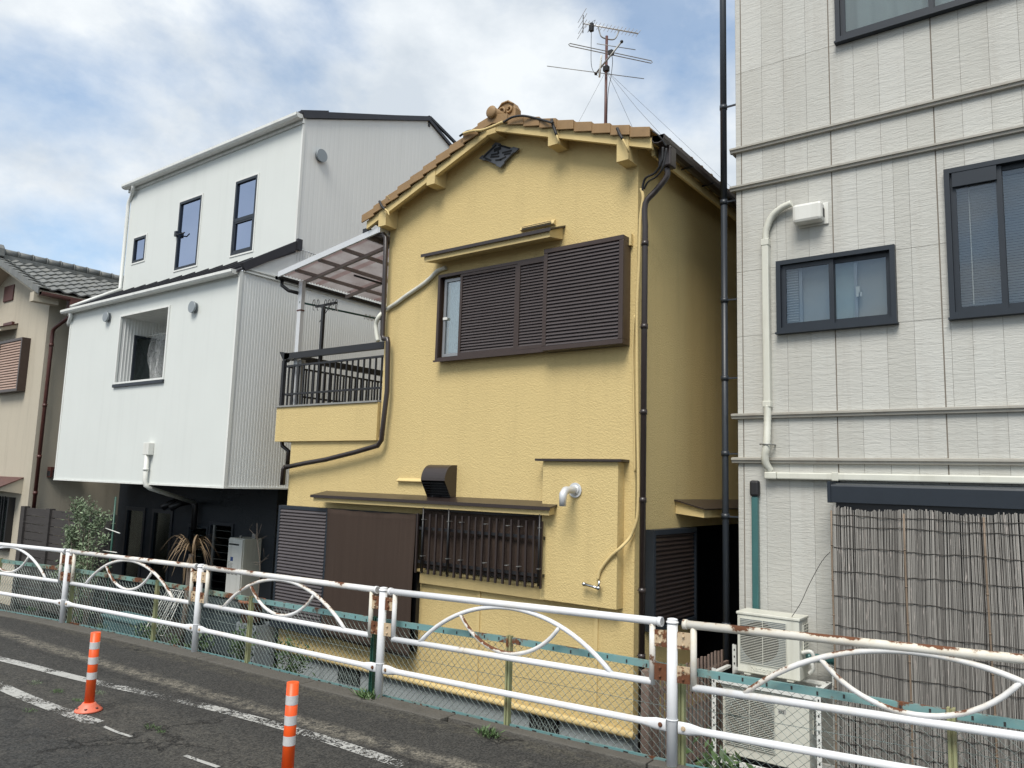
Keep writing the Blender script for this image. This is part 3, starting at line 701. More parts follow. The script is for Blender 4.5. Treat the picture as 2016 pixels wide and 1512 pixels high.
# verge tiles: L-shaped, lapped
def verge(xa, xb, n, sgn):
    for i in range(n):
        t0, t1 = i/n, (i+1)/n; a = xa+(xb-xa)*t0; b = xa+(xb-xa)*t1; b2 = b+(xb-xa)/n*0.02
        za, zb = roof_z(a), roof_z(b2)
        j = random.uniform(-.004, .004); lift = 0.020; g = G()
        # from eave (a) up towards the ridge (b): the lower end of each tile rides proud
        g.prism([(a, 6.558+j, za+0.085+lift), (b2+0.0, 6.558+j+0.012, zb+0.085-0.004), (b2, 6.558+j+0.012, zb+0.190), (a, 6.558+j, za+0.190+lift)], (0, 0.018, 0))
        g.prism([(a, 6.578+j, za+0.168+lift), (b2, 6.590+j, zb+0.166), (b2, 6.590+j, zb+0.188), (a, 6.578+j, za+0.188+lift)], (0, 0.22, 0))
        part('verge_tile', g, 'brown_tile', roof, bevel=0.004)
verge(EL, AX, 10, 1); verge(ER, AX, 9, -1)
# field of the roof: lapped wavy courses
def tile_field(name, xe, xr, zf, y0, y1, rows, period, m, par, amp=0.03, lift=0.03):
    g = G(); nw = int((y1-y0)/period); sm = 6
    for r in range(rows):
        xa = xe+(xr-xe)*r/rows; xb = xe+(xr-xe)*(r+1)/rows
        vs = []
        for k in range(nw*sm+1):
            y = y0+(y1-y0)*k/(nw*sm); w = amp*(0.5+0.5*math.cos(2*math.pi*k/sm))
            vs += [(xa, y, zf(xa)+w+lift-0.03), (xa, y, zf(xa)+w+lift), (xb, y, zf(xb)+w)]
        n = nw*sm+1
        g.add(vs, [f for k in range(n-1) for f in ((3*k, 3*k+3, 3*k+4, 3*k+1), (3*k+1, 3*k+4, 3*k+5, 3*k+2))])
    return part(name, g, m, par, kind='stuff')
tile_field('roof_tiles', ER, AX, lambda x: roof_z(x)+0.13, 6.78, YB+0.4, 8, 0.27, 'brown_tile', roof)
tile_field('roof_tiles', EL, AX, lambda x: roof_z(x)+0.13, 6.78, YB+0.4, 9, 0.27, 'brown_tile', roof)
em = None
for k in range(24):                     # round ends of the eave course on the right
    y = 6.90+0.27*k
    if em is None:
        g = G(); g.tube([(-0.10, 0, 0.0), (0.055, 0, -0.020)], 0.062, 12); g.ball((0.055, 0, -0.02), 0.060, 12, 6, (0.25, 1, 1)); em = mesh_of(g, 'eave_tile', 'brown_tile')
    inst('eave_tile', em, (ER, y, roof_z(ER)+0.165), roof)
# ridge: capping, round end tile and ornamental end tile
g = G(); g.tube([(AX, 6.82, AZ+0.06), (AX, YB+0.4, AZ+0.06)], 0.10, 12); rg = part('ridge_cap', g, 'brown_tile', roof)
rc = at_y(967, 220, 6.54)
g = G(); g.tube([rc+Vector((0, 0.0, 0)), rc+Vector((0.01, 0.30, 0.0))], 0.066, 18); g.ball(rc, 0.074, 18, 8, (1, 0.35, 1)); part('round_ridge_end', g, 'brown_tile', rg)
oc = at_y(995, 218, 6.80)
g = G(); g.prism([oc+Vector((x*0.78, 0, z*0.80)) for x, z in [(-0.17, -0.16), (0.19, -0.16), (0.19, 0.0), (0.13, 0.10), (0.04, 0.14), (-0.06, 0.13), (-0.14, 0.05)]], (0, 0.12, 0))
orn = part('ridge_ornament', g, 'brown_tile', rg, bevel=0.012)
g = G()
for cx, r_, a0, a1 in ((-0.05, 0.052, -40, 300), (0.065, 0.042, -130, 200)):
    g.tube([oc+Vector((cx+r_*(1-i/30)*math.cos(rad(a0+(a1-a0)*i/16)), -0.012, r_*(1-i/30)*math.sin(rad(a0+(a1-a0)*i/16)))) for i in range(17)], 0.014, 6)
g.tube([oc+Vector((-0.12, -0.005, 0.03)), oc+Vector((-0.045, -0.01, 0.10)), oc+Vector((0.045, -0.01, 0.105)), oc+Vector((0.12, -0.01, 0.05))], 0.012, 6)
part('ornament_scroll', g, 'brown_tile', orn)

# gutters and downpipes
def gutter(name, p, q, r, m, par, end=True):
    p, q = Vector(p), Vector(q); d = (q-p).normalized(); s = d.cross(Vector((0, 0, 1))).normalized(); g = G(); vs = []
    prof = [(-1, 0.1), (-1, -0.5), (-0.7, -0.95), (0, -1.1), (0.7, -0.95), (1, -0.5), (1, 0.1), (1.12, 0.1), (1.12, -0.6), (0.75, -1.1), (0, -1.25), (-0.75, -1.1), (-1.12, -0.6), (-1.12, 0.1)]
    n = len(prof); vs = [pt+s*(a*r)+Vector((0, 0, b*r)) for pt in (p, q) for a, b in prof]
    g.add(vs, [(i, (i+1) % n, (i+1) % n+n, i+n) for i in range(n)])
    if end: g.add(vs[:7], [tuple(range(7))]); g.add(vs[n:n+7], [tuple(range(7))]); g.add([vs[i] for i in range(7, n)], [tuple(range(n-7))])
    return part(name, g, m, par)
g = G(); g.box(ER-0.06, ER-0.03, 6.72, YB+0.4, 3.32, 3.42); part('fascia_board', g, 'yellow_trim', H)
gt = gutter('eave_gutter', (-3.27, 6.60, 3.455), (-3.27, YB+0.4, 3.40), 0.060, 'dark_brown_metal', H)
g = G()
for k in range(14): y = 6.75+k*0.55; g.box(-3.345, -3.20, y, y+0.014, 3.365, 3.38)
split_part('gutter_bracket', g, 'black_metal', gt)
hp = at_y(1316, 300, 6.75)
g = G(); g.box(-3.34, -3.20, 6.74, 6.88, 3.19, 3.40); part('rain_head', g, 'dark_brown_metal', gt, bevel=0.015)
dpx, dpy = -3.475, 6.74
g = G(); g.tube(smooth_path([(-3.27, 6.80, 3.20), (-3.27, 6.80, 3.10), (-3.38, 6.77, 2.96), (dpx, dpy, 2.84), (dpx, dpy, 2.60)], 4)+[(dpx, dpy, -2.6)], 0.030, 12)
dp = part('downpipe', g, 'dark_brown_metal', H)
for z in (2.4, 1.55, 0.7, -0.15, -1.0, -1.6):
    g = G(); g.tube([(dpx, dpy, z), (dpx, dpy, z+0.05)], 0.036, 12); g.box(dpx-0.05, dpx+0.005, dpy, dpy+0.06, z+0.02, z+0.03); part('pipe_clamp', g, 'dark_brown_metal', dp)
# black cables sagging round the rain head, and the verge cable with ties
def cable(name, uvY, r, m, par=None, n=6):
    g = G(); g.tube(smooth_path([at_y(u, v, y) for u, v, y in uvY], n), r, 6); return part(name, g, m, par or H)
cable('verge_cable', [(905, 268, 6.53), (922, 258, 6.53), (945, 257, 6.53), (970, 250, 6.53), (992, 240, 6.53), (1008, 231, 6.53), (1030, 228, 6.53), (1060, 234, 6.56), (1088, 242, 6.5)], 0.013, 'black_rubber')
cable('verge_hose', [(912, 263, 6.52), (930, 258, 6.52), (950, 256, 6.52), (970, 249, 6.52), (990, 240, 6.52)], 0.016, 'yellow_trim')
for pts in ([(1086, 235, 6.53), (1090, 250, 6.53), (1096, 266, 6.53)], [(1215, 252, 6.53), (1220, 264, 6.53), (1226, 274, 6.53)], [(747, 396, 6.53), (752, 406, 6.53), (758, 412, 6.53)]):
    cable('cable_tie', pts, 0.016, 'black_rubber', n=3)
for pts in ([(1096, 266, 6.53), (1099, 276, 6.53), (1101, 284, 6.56)], [(1226, 274, 6.53), (1234, 290, 6.53), (1238, 300, 6.56)], [(757, 411, 6.53), (763, 416, 6.53), (766, 424, 6.53)]):
    cable('tie_tail', pts, 0.011, 'yellow_trim', n=3)
cable('loose_wire', [(762, 385, 6.53), (772, 398, 6.6), (785, 405, 6.7), (802, 410, 6.79)], 0.006, 'yellow_trim')
cable('down_cable', [(1305, 290, 6.6), (1303, 318, 6.6), (1290, 340, 6.66), (1270, 352, 6.72), (1264, 378, 6.75)], 0.012, 'black_rubber')
cable('down_cable', [(1312, 292, 6.6), (1306, 326, 6.6), (1294, 346, 6.64), (1276, 358, 6.72), (1268, 372, 6.75)], 0.010, 'black_rubber')
cable('down_cable', [(1285, 258, 6.5), (1298, 268, 6.5), (1312, 288, 6.55)], 0.009, 'black_rubber')

# ---------------- louvred shutters
def slat_mesh(name, w, h, d, m):
    g = G(); g.prism([(-w/2, 0, -h*0.5), (-w/2, -d, -h*0.42), (-w/2, -d, -h*0.25), (-w/2, -0.003, h*0.5)], (w, 0, 0)); return mesh_of(g, name, m)
def shutter_panel(par, x0, x1, z0, z1, y, n, m='shutter_brown', mf='bronze_frame', fw=0.035, name='shutter'):
    g = G(); g.ring(x0, x1, z0, z1, fw, y-0.03, y+0.004); sh = part(name, g, mf, par)
    g = G(); g.box(x0+fw, x1-fw, y-0.002, y+0.003, z0+fw, z1-fw); part('shutter_back', g, 'black_metal', sh)
    hh = (z1-z0-2*fw)/n; me = slat_mesh('slat', x1-x0-2*fw-0.004, hh*1.02, 0.022, m)
    for k in range(n): inst('slat', me, ((x0+x1)/2, y-0.003, z0+fw+hh*(k+0.5)), sh, label=None)
    return sh
# upper window: outer frame, uncovered sash on the left, two leaves and the storage box on the right
wf = G(); wf.ring(-6.235, -4.64, 1.42, 2.475, 0.035, Y0-0.10, Y0-0.001)
uw = part('upper_window', wf, 'bronze_frame', H)
g = G(); g.box(-6.25, -4.60, Y0-0.115, Y0-0.10, 1.405, 1.425); part('sill', g, 'bronze_frame', uw)
g = G(); g.ring(-6.17, -5.60, 1.47, 2.42, 0.035, Y0-0.05, Y0-0.025); part('sash', g, 'sash_gray', uw)
g = G(); g.box(-6.135, -5.6, Y0-0.036, Y0-0.032, 1.505, 2.385); part('pane', g, 'frosted_glass', uw)
g = G(); n = 24
pts = [(-6.10+0.5*i/n, Y0-0.018+0.007*math.sin(i*1.1)) for i in range(n+1)]
g.add([(x, y, z) for z in (1.5, 2.38) for x, y in pts], [(i, i+1, i+1+n+1, i+n+1) for i in range(n)], True); part('curtain', g, 'curtain_white', uw)
g = G(); g.box(-6.165, -6.10, Y0-0.062, Y0-0.051, 1.92, 1.95); part('latch', g, 'white_plastic', uw)
shutter_panel(uw, -5.885, -5.035, 1.455, 2.445, Y0-0.062, 27)
shutter_panel(uw, -5.03, -4.64, 1.455, 2.445, Y0-0.072, 27)
g = G(); g.ring(-4.64, -3.665, 1.405, 2.525, 0.05, Y0-0.16, Y0-0.001); sb = part('shutter_box', g, 'bronze_frame', H, bevel=0.004)
g = G(); g.box(-4.59, -3.715, Y0-0.135, Y0-0.13, 1.455, 2.475); part('shutter_back', g, 'black_metal', sb)
me = slat_mesh('slat', 0.872, 1.02/27*1.02, 0.024, 'shutter_brown')
for k in range(27): inst('slat', me, ((-4.59-3.715)/2, Y0-0.136, 1.455+1.02/27*(k+0.5)), sb)
g = G(); g.box(-3.662, -3.64, Y0-0.05, Y0-0.001, 2.44, 2.56); part('plaster_lug', g, 'yellow_trim', H)
# ground floor left shutter box
g = G(); g.ring(-9.02, -7.97, -1.95, -0.40, 0.045, Y0-0.12, Y0-0.001); sb = part('ground_floor_shutter', g, 'navy_frame', H)
g = G(); g.box(-8.975, -8.015, Y0-0.10, Y0-0.095, -1.905, -0.445); part('shutter_back', g, 'black_metal', sb)
me = slat_mesh('slat', 0.955, 1.46/34*1.02, 0.024, 'shutter_brown')
for k in range(34): inst('slat', me, ((-8.975-8.015)/2, Y0-0.101, -1.905+1.46/34*(k+0.5)), sb)
g = G(); g.box(-9.04, -7.9, Y0-0.14, Y0-0.001, -2.02, -1.955); part('shutter_rail', g, 'navy_frame', sb)
# black window frame hidden behind the cloth
g = G(); g.ring(-7.965, -6.40, -1.97, -0.40, 0.06, Y0-0.06, Y0-0.002); dw = part('terrace_window', g, 'black_metal', H)
g = G(); g.box(-7.905, -6.46, Y0-0.025, Y0-0.02, -1.91, -0.46); part('pane', g, 'dark_glass', dw)
g = G(); g.box(-7.905, -6.46, Y0-0.012, Y0-0.006, -1.91, -0.46); part('dark_room', g, 'dark_interior', dw)
# grille window
g = G(); g.box(-6.37, -4.605, Y0-0.05, Y0-0.001, -1.19, -1.06); part('window_apron', g, 'yellow_trim', H)
g = G(); g.box(-6.42, -4.56, Y0-0.075, Y0-0.001, -1.058, -1.03); part('window_ledge', g, 'yellow_trim', H)
g = G(); g.ring(-6.33, -4.63, -1.02, -0.33, 0.05, Y0-0.05, Y0-0.001); gw = part('kitchen_window', g, 'dark_brown_metal', H)
g = G(); g.box(-6.28, -4.68, Y0-0.02, Y0-0.015, -0.97, -0.38); part('pane', g, 'dark_glass', gw)
g = G(); g.box(-6.28, -4.68, Y0-0.01, Y0-0.005, -0.97, -0.38); part('dark_room', g, 'dark_interior', gw)
gg = G()
yg = 6.60
xl, xr = at_y(822, 1040, yg).x-0.02, at_y(1068, 1060, yg).x
for z in (-0.55, -0.93): gg.box(xl+0.02, xr, yg+0.012, yg+0.034, z-0.016, z+0.016); gg.box(xl+0.04, xl+0.06, yg+0.034, Y0-0.002, z-0.012, z+0.012); gg.box(xr-0.03, xr-0.01, yg+0.034, Y0-0.002, z-0.012, z+0.012)
gr = part('window_grille', gg, 'black_metal', H)
g = G(); g.box(-0.011, 0.011, -0.011, 0.011, -0.375, 0.30); me = mesh_of(g, 'grille_bar', 'dark_brown_metal')
for k in range(19):
    x = xl+0.02+(xr-0.03-xl)*k/18; inst('grille_bar', me, (x, yg, -0.68+random.uniform(-.003, .003)), gr)
for x in (xl+0.13, xl+0.52, xr-0.02):
    g = G(); g.tube([(x, yg-0.028, -1.03), (x, yg-0.028, -0.31)], 0.012, 8); part('tied_pole', g, 'black_metal', gr)
g = G()
for x in (xl+0.13, xl+0.52, xr-0.02, xl+0.70, xl+1.05, xl+1.35, xl+1.5):
    for z in (-0.45, -0.86): g.box(x-0.016, x+0.016, yg-0.043, yg+0.02, z, z+0.005)
split_part('wire_tie', g, 'steel_gray', gr)
# side of the house: shutter, small awning
g = G(); y0_, y1_ = 7.02, 8.05
g.box(YR+0.001, YR+0.10, y0_, y1_, -0.47, -0.42); g.box(YR+0.001, YR+0.10, y0_, y1_, -1.40, -1.36); g.box(YR+0.001, YR+0.10, y0_, y0_+0.04, -1.36, -0.47); g.box(YR+0.001, YR+0.10, y1_-0.04, y1_, -1.36, -0.47)
ss = part('side_shutter', g, 'navy_frame', H)
g = G(); g.box(YR+0.02, YR+0.07, y0_+0.04, y1_-0.04, -1.36, -0.47); part('shutter_back', g, 'black_metal', ss)
g = G(); g.prism([(0, -0.465, -0.022), (0.02, -0.465, -0.018), (0.02, -0.465, -0.008), (0.002, -0.465, 0.022)], (0, 0.93, 0)); me = mesh_of(g, 'slat', 'dark_brown_metal')
for k in range(20): inst('slat', me, (YR+0.071, (y0_+y1_)/2, -1.34+0.0445*k+0.02), ss)
e = part('side_awning', G().prism([(YR+0.001, 7.72, -0.27), (YR+0.32, 7.72, -0.30), (YR+0.32, 7.72, -0.22), (YR+0.001, 7.72, -0.14)], (0, 2.2, 0)), 'yellow_trim', H)
part('awning_sheet', G().prism([(YR+0.001, 7.68, -0.137), (YR+0.345, 7.68, -0.217), (YR+0.345, 7.68, -0.205), (YR+0.001, 7.68, -0.12)], (0, 2.3, 0)), 'dark_brown_metal', e)

# ---------------- balcony
bl = G(); bl.box(-9.33, YU-0.02, 6.76, 6.90, 0.485, 0.97); bl.box(-9.33, -9.21, 6.90, 9.6, 0.485, 0.97)
bal = part('balcony_parapet', bl, 'yellow_stucco', H)
g = G(); g.box(-9.35, YU-0.02, 6.74, 6.92, 0.972, 0.995); g.box(-9.35, -9.19, 6.92, 9.6, 0.972, 0.995); part('parapet_cap', g, 'concrete_cap', bal)
g = G(); g.box(-9.21, YU, 6.90, 9.6, 0.53, 0.56); part('balcony_floor', g, 'concrete_cap', bal)
g = G(); g.prism([(-9.42, 6.80, 1.80), (-9.30, 6.80, 1.64), (-9.18, 6.80, 1.70), (-9.18, 6.80, 1.76)], (0, 0.08, 0)); g.box(-9.3, YU-0.01, 6.80, 6.86, 1.675, 1.765); g.box(-9.30, -9.24, 6.86, 9.6, 1.675, 1.765)
rl = part('balcony_railing', g, 'black_metal', bal)
g = G()
for z in (1.575, 1.165): g.box(-9.28, YU-0.01, 6.815, 6.845, z-0.013, z+0.013); g.box(-9.285, -9.255, 6.845, 9.6, z-0.013, z+0.013)
part('rail_member', g, 'black_metal', rl)
g = G(); g.box(-0.010, 0.010, -0.010, 0.010, 0, 0.57); me = mesh_of(g, 'baluster', 'black_metal')
for k in range(18): inst('baluster', me, (-9.20+k*0.113, 6.83, 1.005), rl)
for k in range(22): inst('baluster', me, (-9.27, 6.95+k*0.12, 1.005), rl)
g = G(); g.box(-9.325, -9.275, 6.79, 6.84, 0.996, 1.66); part('rail_post', g, 'black_metal', rl)
g = G(); g.box(-9.09, -9.02, 6.9, 6.97, 0.996, 1.67); part('rail_post', g, 'steel_gray', rl)
# downpipes on the balcony side
q = lambda u, v, y=6.70: at_y(u, v, y)
g = G(); g.tube([q(735, 461), q(756, 462), q(760, 468), q(757, 560), q(753, 660), q(755, 667), q(763, 667), q(764, 675), q(762, 770), q(756, 820), q(751, 866), q(744, 877), q(700, 890), q(640, 905), q(600, 912), q(562, 920)], 0.032, 12)
bp = part('balcony_downpipe', g, 'dark_brown_metal', H)
g = G(); g.tube([q(562, 919), q(558, 924), q(556, 955)], 0.036, 10); g.tube([q(555, 868, 6.9), q(556, 878, 6.9), q(568, 888, 6.95), q(566, 915, 6.95)], 0.030, 10); part('pipe_elbow', g, 'dark_brown_metal', bp)
# cream duct from the window awning to the balcony
dct = [(878, 527), (862, 533), (850, 545), (835, 558), (818, 570), (800, 582), (780, 597), (762, 609), (747, 622), (740, 638), (741, 655), (744, 672)]
g = G(); g.tube(smooth_path([at_y(u, v, Y0-0.03 if u > 760 else 6.66) for u, v in dct], 4), 0.027, 10); part('air_conditioner_duct', g, 'cream_plastic', H)
# canopy: corrugated sheet on bars
cz = lambda x: 2.90+(x+9.30)*(3.20-2.90)/2.05
g = G(); g.prism([(-9.36, 6.64, cz(-9.36)-0.015), (-7.28, 6.64, cz(-7.28)-0.015), (-7.28, 6.64, cz(-7.28)+0.065), (-9.36, 6.64, cz(-9.36)+0.065)], (0, 0.03, 0)); g.box(-7.275, -7.245, 6.64, 9.4, 3.18, 3.27)
cn = part('canopy_edge_beam', g, 'aluminium', H)
g = G(); nx = 2; ny = 96; vs = []
for i in range(ny+1):
    y = 6.675+(9.4-6.675)*i/ny; w = 0.012*math.cos(math.pi*i)
    for x in (-9.34, -7.28): vs.append((x, y, cz(x)+0.03+w))
g.add(vs, [(2*i, 2*i+1, 2*i+3, 2*i+2) for i in range(ny)]); part('canopy_sheet', g, 'canopy_sheet', cn)
for k in range(4):
    x = -9.0+k*0.50; g = G(); g.box(x-0.015, x+0.015, 6.675, 9.4, cz(x)-0.03, cz(x)+0.018); part('canopy_purlin', g, 'canopy_bar', cn)
for y in (7.0, 7.9, 8.8):
    g = G(); g.prism([(-9.32, y-0.02, cz(-9.32)-0.075), (-7.28, y-0.02, cz(-7.28)-0.075), (-7.28, y-0.02, cz(-7.28)-0.032), (-9.32, y-0.02, cz(-9.32)-0.032)], (0, 0.04, 0)); part('canopy_rafter', g, 'canopy_bar', cn)
cg = gutter('canopy_gutter', (-9.40, 6.66, 2.90), (-9.40, 9.4, 2.88), 0.045, 'black_metal', H)
g = G(); g.tube([(-9.40, 6.75, 2.85), (-9.40, 6.75, 2.78), (-9.30, 6.8, 2.70), (-9.2, 6.93, 2.67)], 0.026, 10); part('gutter_outlet', g, 'black_metal', cg)
pb = at_y(585, 690, 6.9); pt = at_y(592, 572, 6.9)
for yy in (6.93, 9.3):
    g = G(); g.box(-9.20, -9.12, yy-0.03, yy+0.03, 0.98, 2.85); part('canopy_post', g, 'aluminium', cn)
g = G(); g.box(-9.206, -9.114, 6.895, 6.965, 2.40, 2.42); part('post_joint', g, 'rust_brown_pipe', cn)
# black eave gutter end on the left
g = G(); g.box(-7.60, -7.50, 6.66, 13, 3.20, 3.29); part('left_eave_gutter', g, 'black_metal', H)

# ---------------- shade cloths (hang from hooks: things of their own)
def cloth(name, x0, x1, z0, z1, y, label, cat, sag=0.02, fold=0.02, seed=0, slant=0.0):
    nx, nz = 40, 24; g = G(); rnd = random.Random(seed); ph = [rnd.uniform(0, 6) for _ in range(6)]; vs = []
    for j in range(nz+1):
        for i in range(nx+1):
            s, t = i/nx, j/nz
            x = x0+(x1-x0)*s+0.02*math.sin(3*t+ph[0])*(0.5-s)*2*sag*10*0.5
            z = z0+(z1-z0)*t-sag*math.sin(math.pi*s)*(t)+slant*(s-0.5)*(1-t)
            z -= 0.008*abs(math.sin(s*math.pi*5+ph[1]))*(t > 0.9)
            yy = y+fold*(math.sin(s*9+ph[2]+t*1.3)*0.5+math.sin(s*21+ph[3]-t*2)*0.22+math.sin(t*7+s*4+ph[4])*0.3)
            vs.append((x, yy, z))
    n = nx+1
    g.add(vs, [(j*n+i, j*n+i+1, (j+1)*n+i+1, (j+1)*n+i) for j in range(nz) for i in range(nx)], True)
    off = ((x0+x1)/2, y, z0); o = solid(name, g, 'brown_cloth', label, cat, base=off)
    md = o.modifiers.new('thick', 'SOLIDIFY'); md.thickness = 0.003
    return o
cloth('shade_cloth', -7.93, -6.36, -2.0, -0.39, 6.63, 'tall dark brown shade cloth hanging over the ground floor terrace window', 'shade cloth', 0.015, 0.018, 3, -0.06)
cloth('shade_cloth', -6.27, -4.60, -0.97, -0.33, 6.67, 'wide brown shade cloth tied behind the black window bars', 'shade cloth', 0.02, 0.028, 5)
# ================================================================== WHITE HOUSE
WX0, WX1, WY, WYU, WYB = -15.62, -10.09, 6.5, 7.45, 13.2
WH = thing('white_house', (-12.8, WYU, -2.6), 'white three storey house with an overhanging box storey and near black ground floor', 'house')
def framed_window(par, x0, x1, z0, z1, y, fw, mf, mg, back='curtain_gray', depth=0.10, name='window', proud=0.02, label=None, trim=None):
    # frame set in an opening of the wall at y, pane and whatever shows behind it
    g = G(); g.ring(x0, x1, z0, z1, fw, y-proud, y+0.05); w = part(name, g, mf, par, label)
    g = G(); g.box(x0+fw, x1-fw, y+0.018, y+0.022, z0+fw, z1-fw); part('pane', g, mg, w)
    g = G(); g.box(x0, x1, y+depth+0.004, y+depth+0.02, z0, z1); part('interior', g, back, w)
    if trim:
        g = G(); g.ring(x0-0.03, x1+0.03, z0-0.03, z1+0.03, 0.028, y-0.012, y-0.001); part('trim', g, trim, w)
    return w
rec = (-13.62, -12.04, 1.50, 2.71)
g = G(); wall_y(g, WX0, WX1, -0.18, 3.0, WY, [rec], 0.02); part('lower_front_wall', g, 'white_siding', WH)
# ribbed side walls: real folds
def ribs_side(g, x, y0, y1, zlo, zhi, pitch=0.055, dep=0.010, sgn=1):
    n = int((y1-y0)/pitch); vs = []
    for i in range(n):
        a = y0+(y1-y0)*i/n; b = y0+(y1-y0)*(i+1)/n; w = b-a
        for yy, d in ((a, 0), (a+w*0.62, 0), (a+w*0.70, -dep), (a+w*0.92, -dep)):
            for z in (zlo(yy), zhi(yy)): vs.append((x+sgn*d, yy, z))
    vs += [(x, y1, zlo(y1)), (x, y1, zhi(y1))]
    m = len(vs)//2; g.add(vs, [(2*i, 2*i+2, 2*i+3, 2*i+1) for i in range(m-1)])
rz = lambda y: 3.03+(y-WY)*(3.62-3.03)/0.95
g = G(); ribs_side(g, WX1, WY+0.04, WYB, lambda y: -0.18, lambda y: 3.03, 0.048, 0.0032); part('lower_side_wall', g, 'brightened_siding', WH)
g = G(); g.box(WX1-0.03, WX1+0.012, WY-0.012, WY+0.04, -0.18, 3.04); g.box(WX0-0.012, WX0+0.03, WY-0.012, WY+0.04, -0.18, 2.95); split_part('corner_trim', g, 'white_trim', WH)
g = G(); g.box(WX0-0.015, WX1+0.02, WY-0.018, WY+0.05, -0.205, -0.181); g.box(WX1-0.05, WX1+0.02, WY+0.05, WYB, -0.205, -0.181); part('base_flashing', g, 'white_trim', WH)
g = G(); g.box(WX0, WX1-0.06, WY+0.05, WYB, -0.20, -0.182); part('soffit', g, 'white_trim', WH)
for z in (3.035, 3.085):
    g = G(); g.box(WX1-0.02, WX1+0.03, WY+0.05, WYB, z, z+0.022); part('side_flashing', g, 'white_trim', WH)
g = G(); g.quad((WX0, WY+0.04, -0.18), (WX0, WYB, -0.18), (WX0, WYB, 6), (WX0, WY+0.04, 3)); part('left_wall', g, 'white_siding', WH)
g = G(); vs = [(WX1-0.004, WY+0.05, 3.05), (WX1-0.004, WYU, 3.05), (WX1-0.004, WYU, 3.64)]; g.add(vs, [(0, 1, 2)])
ribs_side(g, WX1-0.006, WYU, WYB, lambda y: 3.10, lambda y: 3.66); part('side_gusset', g, 'brightened_siding', WH)
# lower roof with standing seams, flashing, gutter
g = G(); g.prism([(WX0-0.1, WY-0.06, 2.99+0.02), (WX0-0.1, WYU, 3.57), (WX0-0.1, WYU, 3.60), (WX0-0.1, WY-0.06, 3.03+0.01)], (WX1-WX0+0.12, 0, 0)); lr = part('lower_roof', g, 'roof_metal_dark', WH)
sm = G(); sm.prism([(-0.012, -0.07, -0.02), (-0.012, 0.9, 0.56), (-0.012, 0.9, 0.60), (-0.012, -0.07, 0.02)], (0.024, 0, 0)); me = mesh_of(sm, 'roof_seam', 'roof_metal_dark')
for k in range(13): inst('roof_seam', me, (WX0+0.05+k*0.44, WY, 3.055), lr)
g = G(); g.beam((WX1+0.02, WYU-0.93, 3.10), (WX1+0.02, WYU+0.02, 3.70), 0.05, 0.13); g.box(WX1-0.01, WX1+0.06, WYU, WYU+0.09, 3.62, 3.80); part('roof_flashing', g, 'roof_metal_dark', lr)
lg = gutter('lower_gutter', (WX0-0.18, WY-0.08, 3.04), (WX1-0.02, WY-0.08, 3.04), 0.058, 'white_trim', WH)
g = G(); g.box(WX0-0.16, WX1, WY-0.02, WY-0.001, 2.96, 3.03); part('fascia', g, 'white_trim', lg)
g = G(); g.tube([(WX0+0.13, WY-0.08, 2.98), (WX0+0.08, WY-0.05, 2.90), (WX0-0.05, WY-0.02, 2.80), (WX0-0.08, WY, 2.76)], 0.035, 10); part('gutter_outlet', g, 'white_trim', lg)
g = G(); g.tube([(WX0-0.35, WYU-0.1, 3.42), (WX0+0.2, WYU-0.12, 3.40)], 0.03, 8); 
# recess balcony: side walls, back wall, ceiling, dark door
g = G(); a, b, c, d = rec; D = WY+1.15
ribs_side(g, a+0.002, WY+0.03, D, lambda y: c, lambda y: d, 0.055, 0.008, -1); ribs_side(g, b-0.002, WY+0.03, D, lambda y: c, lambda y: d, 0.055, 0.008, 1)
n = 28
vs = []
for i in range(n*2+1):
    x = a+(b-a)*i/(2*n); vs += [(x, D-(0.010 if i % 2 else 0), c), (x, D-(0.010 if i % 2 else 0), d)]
g.add(vs, [(2*i, 2*i+2, 2*i+3, 2*i+1) for i in range(2*n)]); rc_ = part('recess_wall', g, 'brightened_siding', WH)
g = G(); g.quad((a, WY, d-0.001), (b, WY, d-0.001), (b, D, d-0.001), (a, D, d-0.001)); part('recess_ceiling', g, 'white_trim', rc_)
g = G(); g.quad((a, WY, c+0.001), (b, WY, c+0.001), (b, D, c+0.001), (a, D, c+0.001)); part('recess_floor', g, 'concrete_cap', rc_)
g = G(); ya_, yb_ = 6.74, 7.6; xq = a+0.006; zt_ = 2.42
g.box(xq, xq+0.04, ya_, ya_+0.04, c+0.002, zt_); g.box(xq, xq+0.04, yb_-0.04, yb_, c+0.002, zt_); g.box(xq, xq+0.04, ya_+0.04, yb_-0.04, zt_-0.04, zt_); wd = part('recess_door', g, 'navy_frame', WH)
g = G(); g.box(xq+0.014, xq+0.018, ya_+0.04, yb_-0.04, c+0.003, zt_-0.04); part('pane', g, 'dark_glass', wd)
g = G(); g.box(xq+0.002, xq+0.006, ya_+0.04, yb_-0.04, c+0.003, zt_-0.04); part('dark_room', g, 'door_and_reflection_green', wd)
g = G(); g.ring(a-0.035, b+0.035, c, d+0.03, 0.033, WY-0.02, WY-0.001); part('recess_trim', g, 'white_trim', WH)
g = G(); g.box(a-0.05, b+0.04, WY-0.035, WY-0.0005, c-0.055, c-0.001); part('recess_sill', g, 'navy_frame', WH)
# round vents
def round_vent(c, r, ax='y'):
    g = G(); d = Vector((0, -1, 0)) if ax == 'y' else Vector((1, 0, 0))
    g.tube([c, c+d*0.05], r*0.86, 20); g.tube([c+d*0.045, c+d*0.075], [r, r*0.98], 24); v = part('round_vent', g, 'vent_gray', WH)
    g = G(); g.tube([c+d*0.02, c+d*0.046], r*0.9, 20); part('vent_gap', g, 'vent_slate', v)
round_vent(at_y(215, 625, WY), 0.095); round_vent(at_y(385, 606, WY), 0.095); round_vent(at_x(629, 308, WX1), 0.11, 'x')
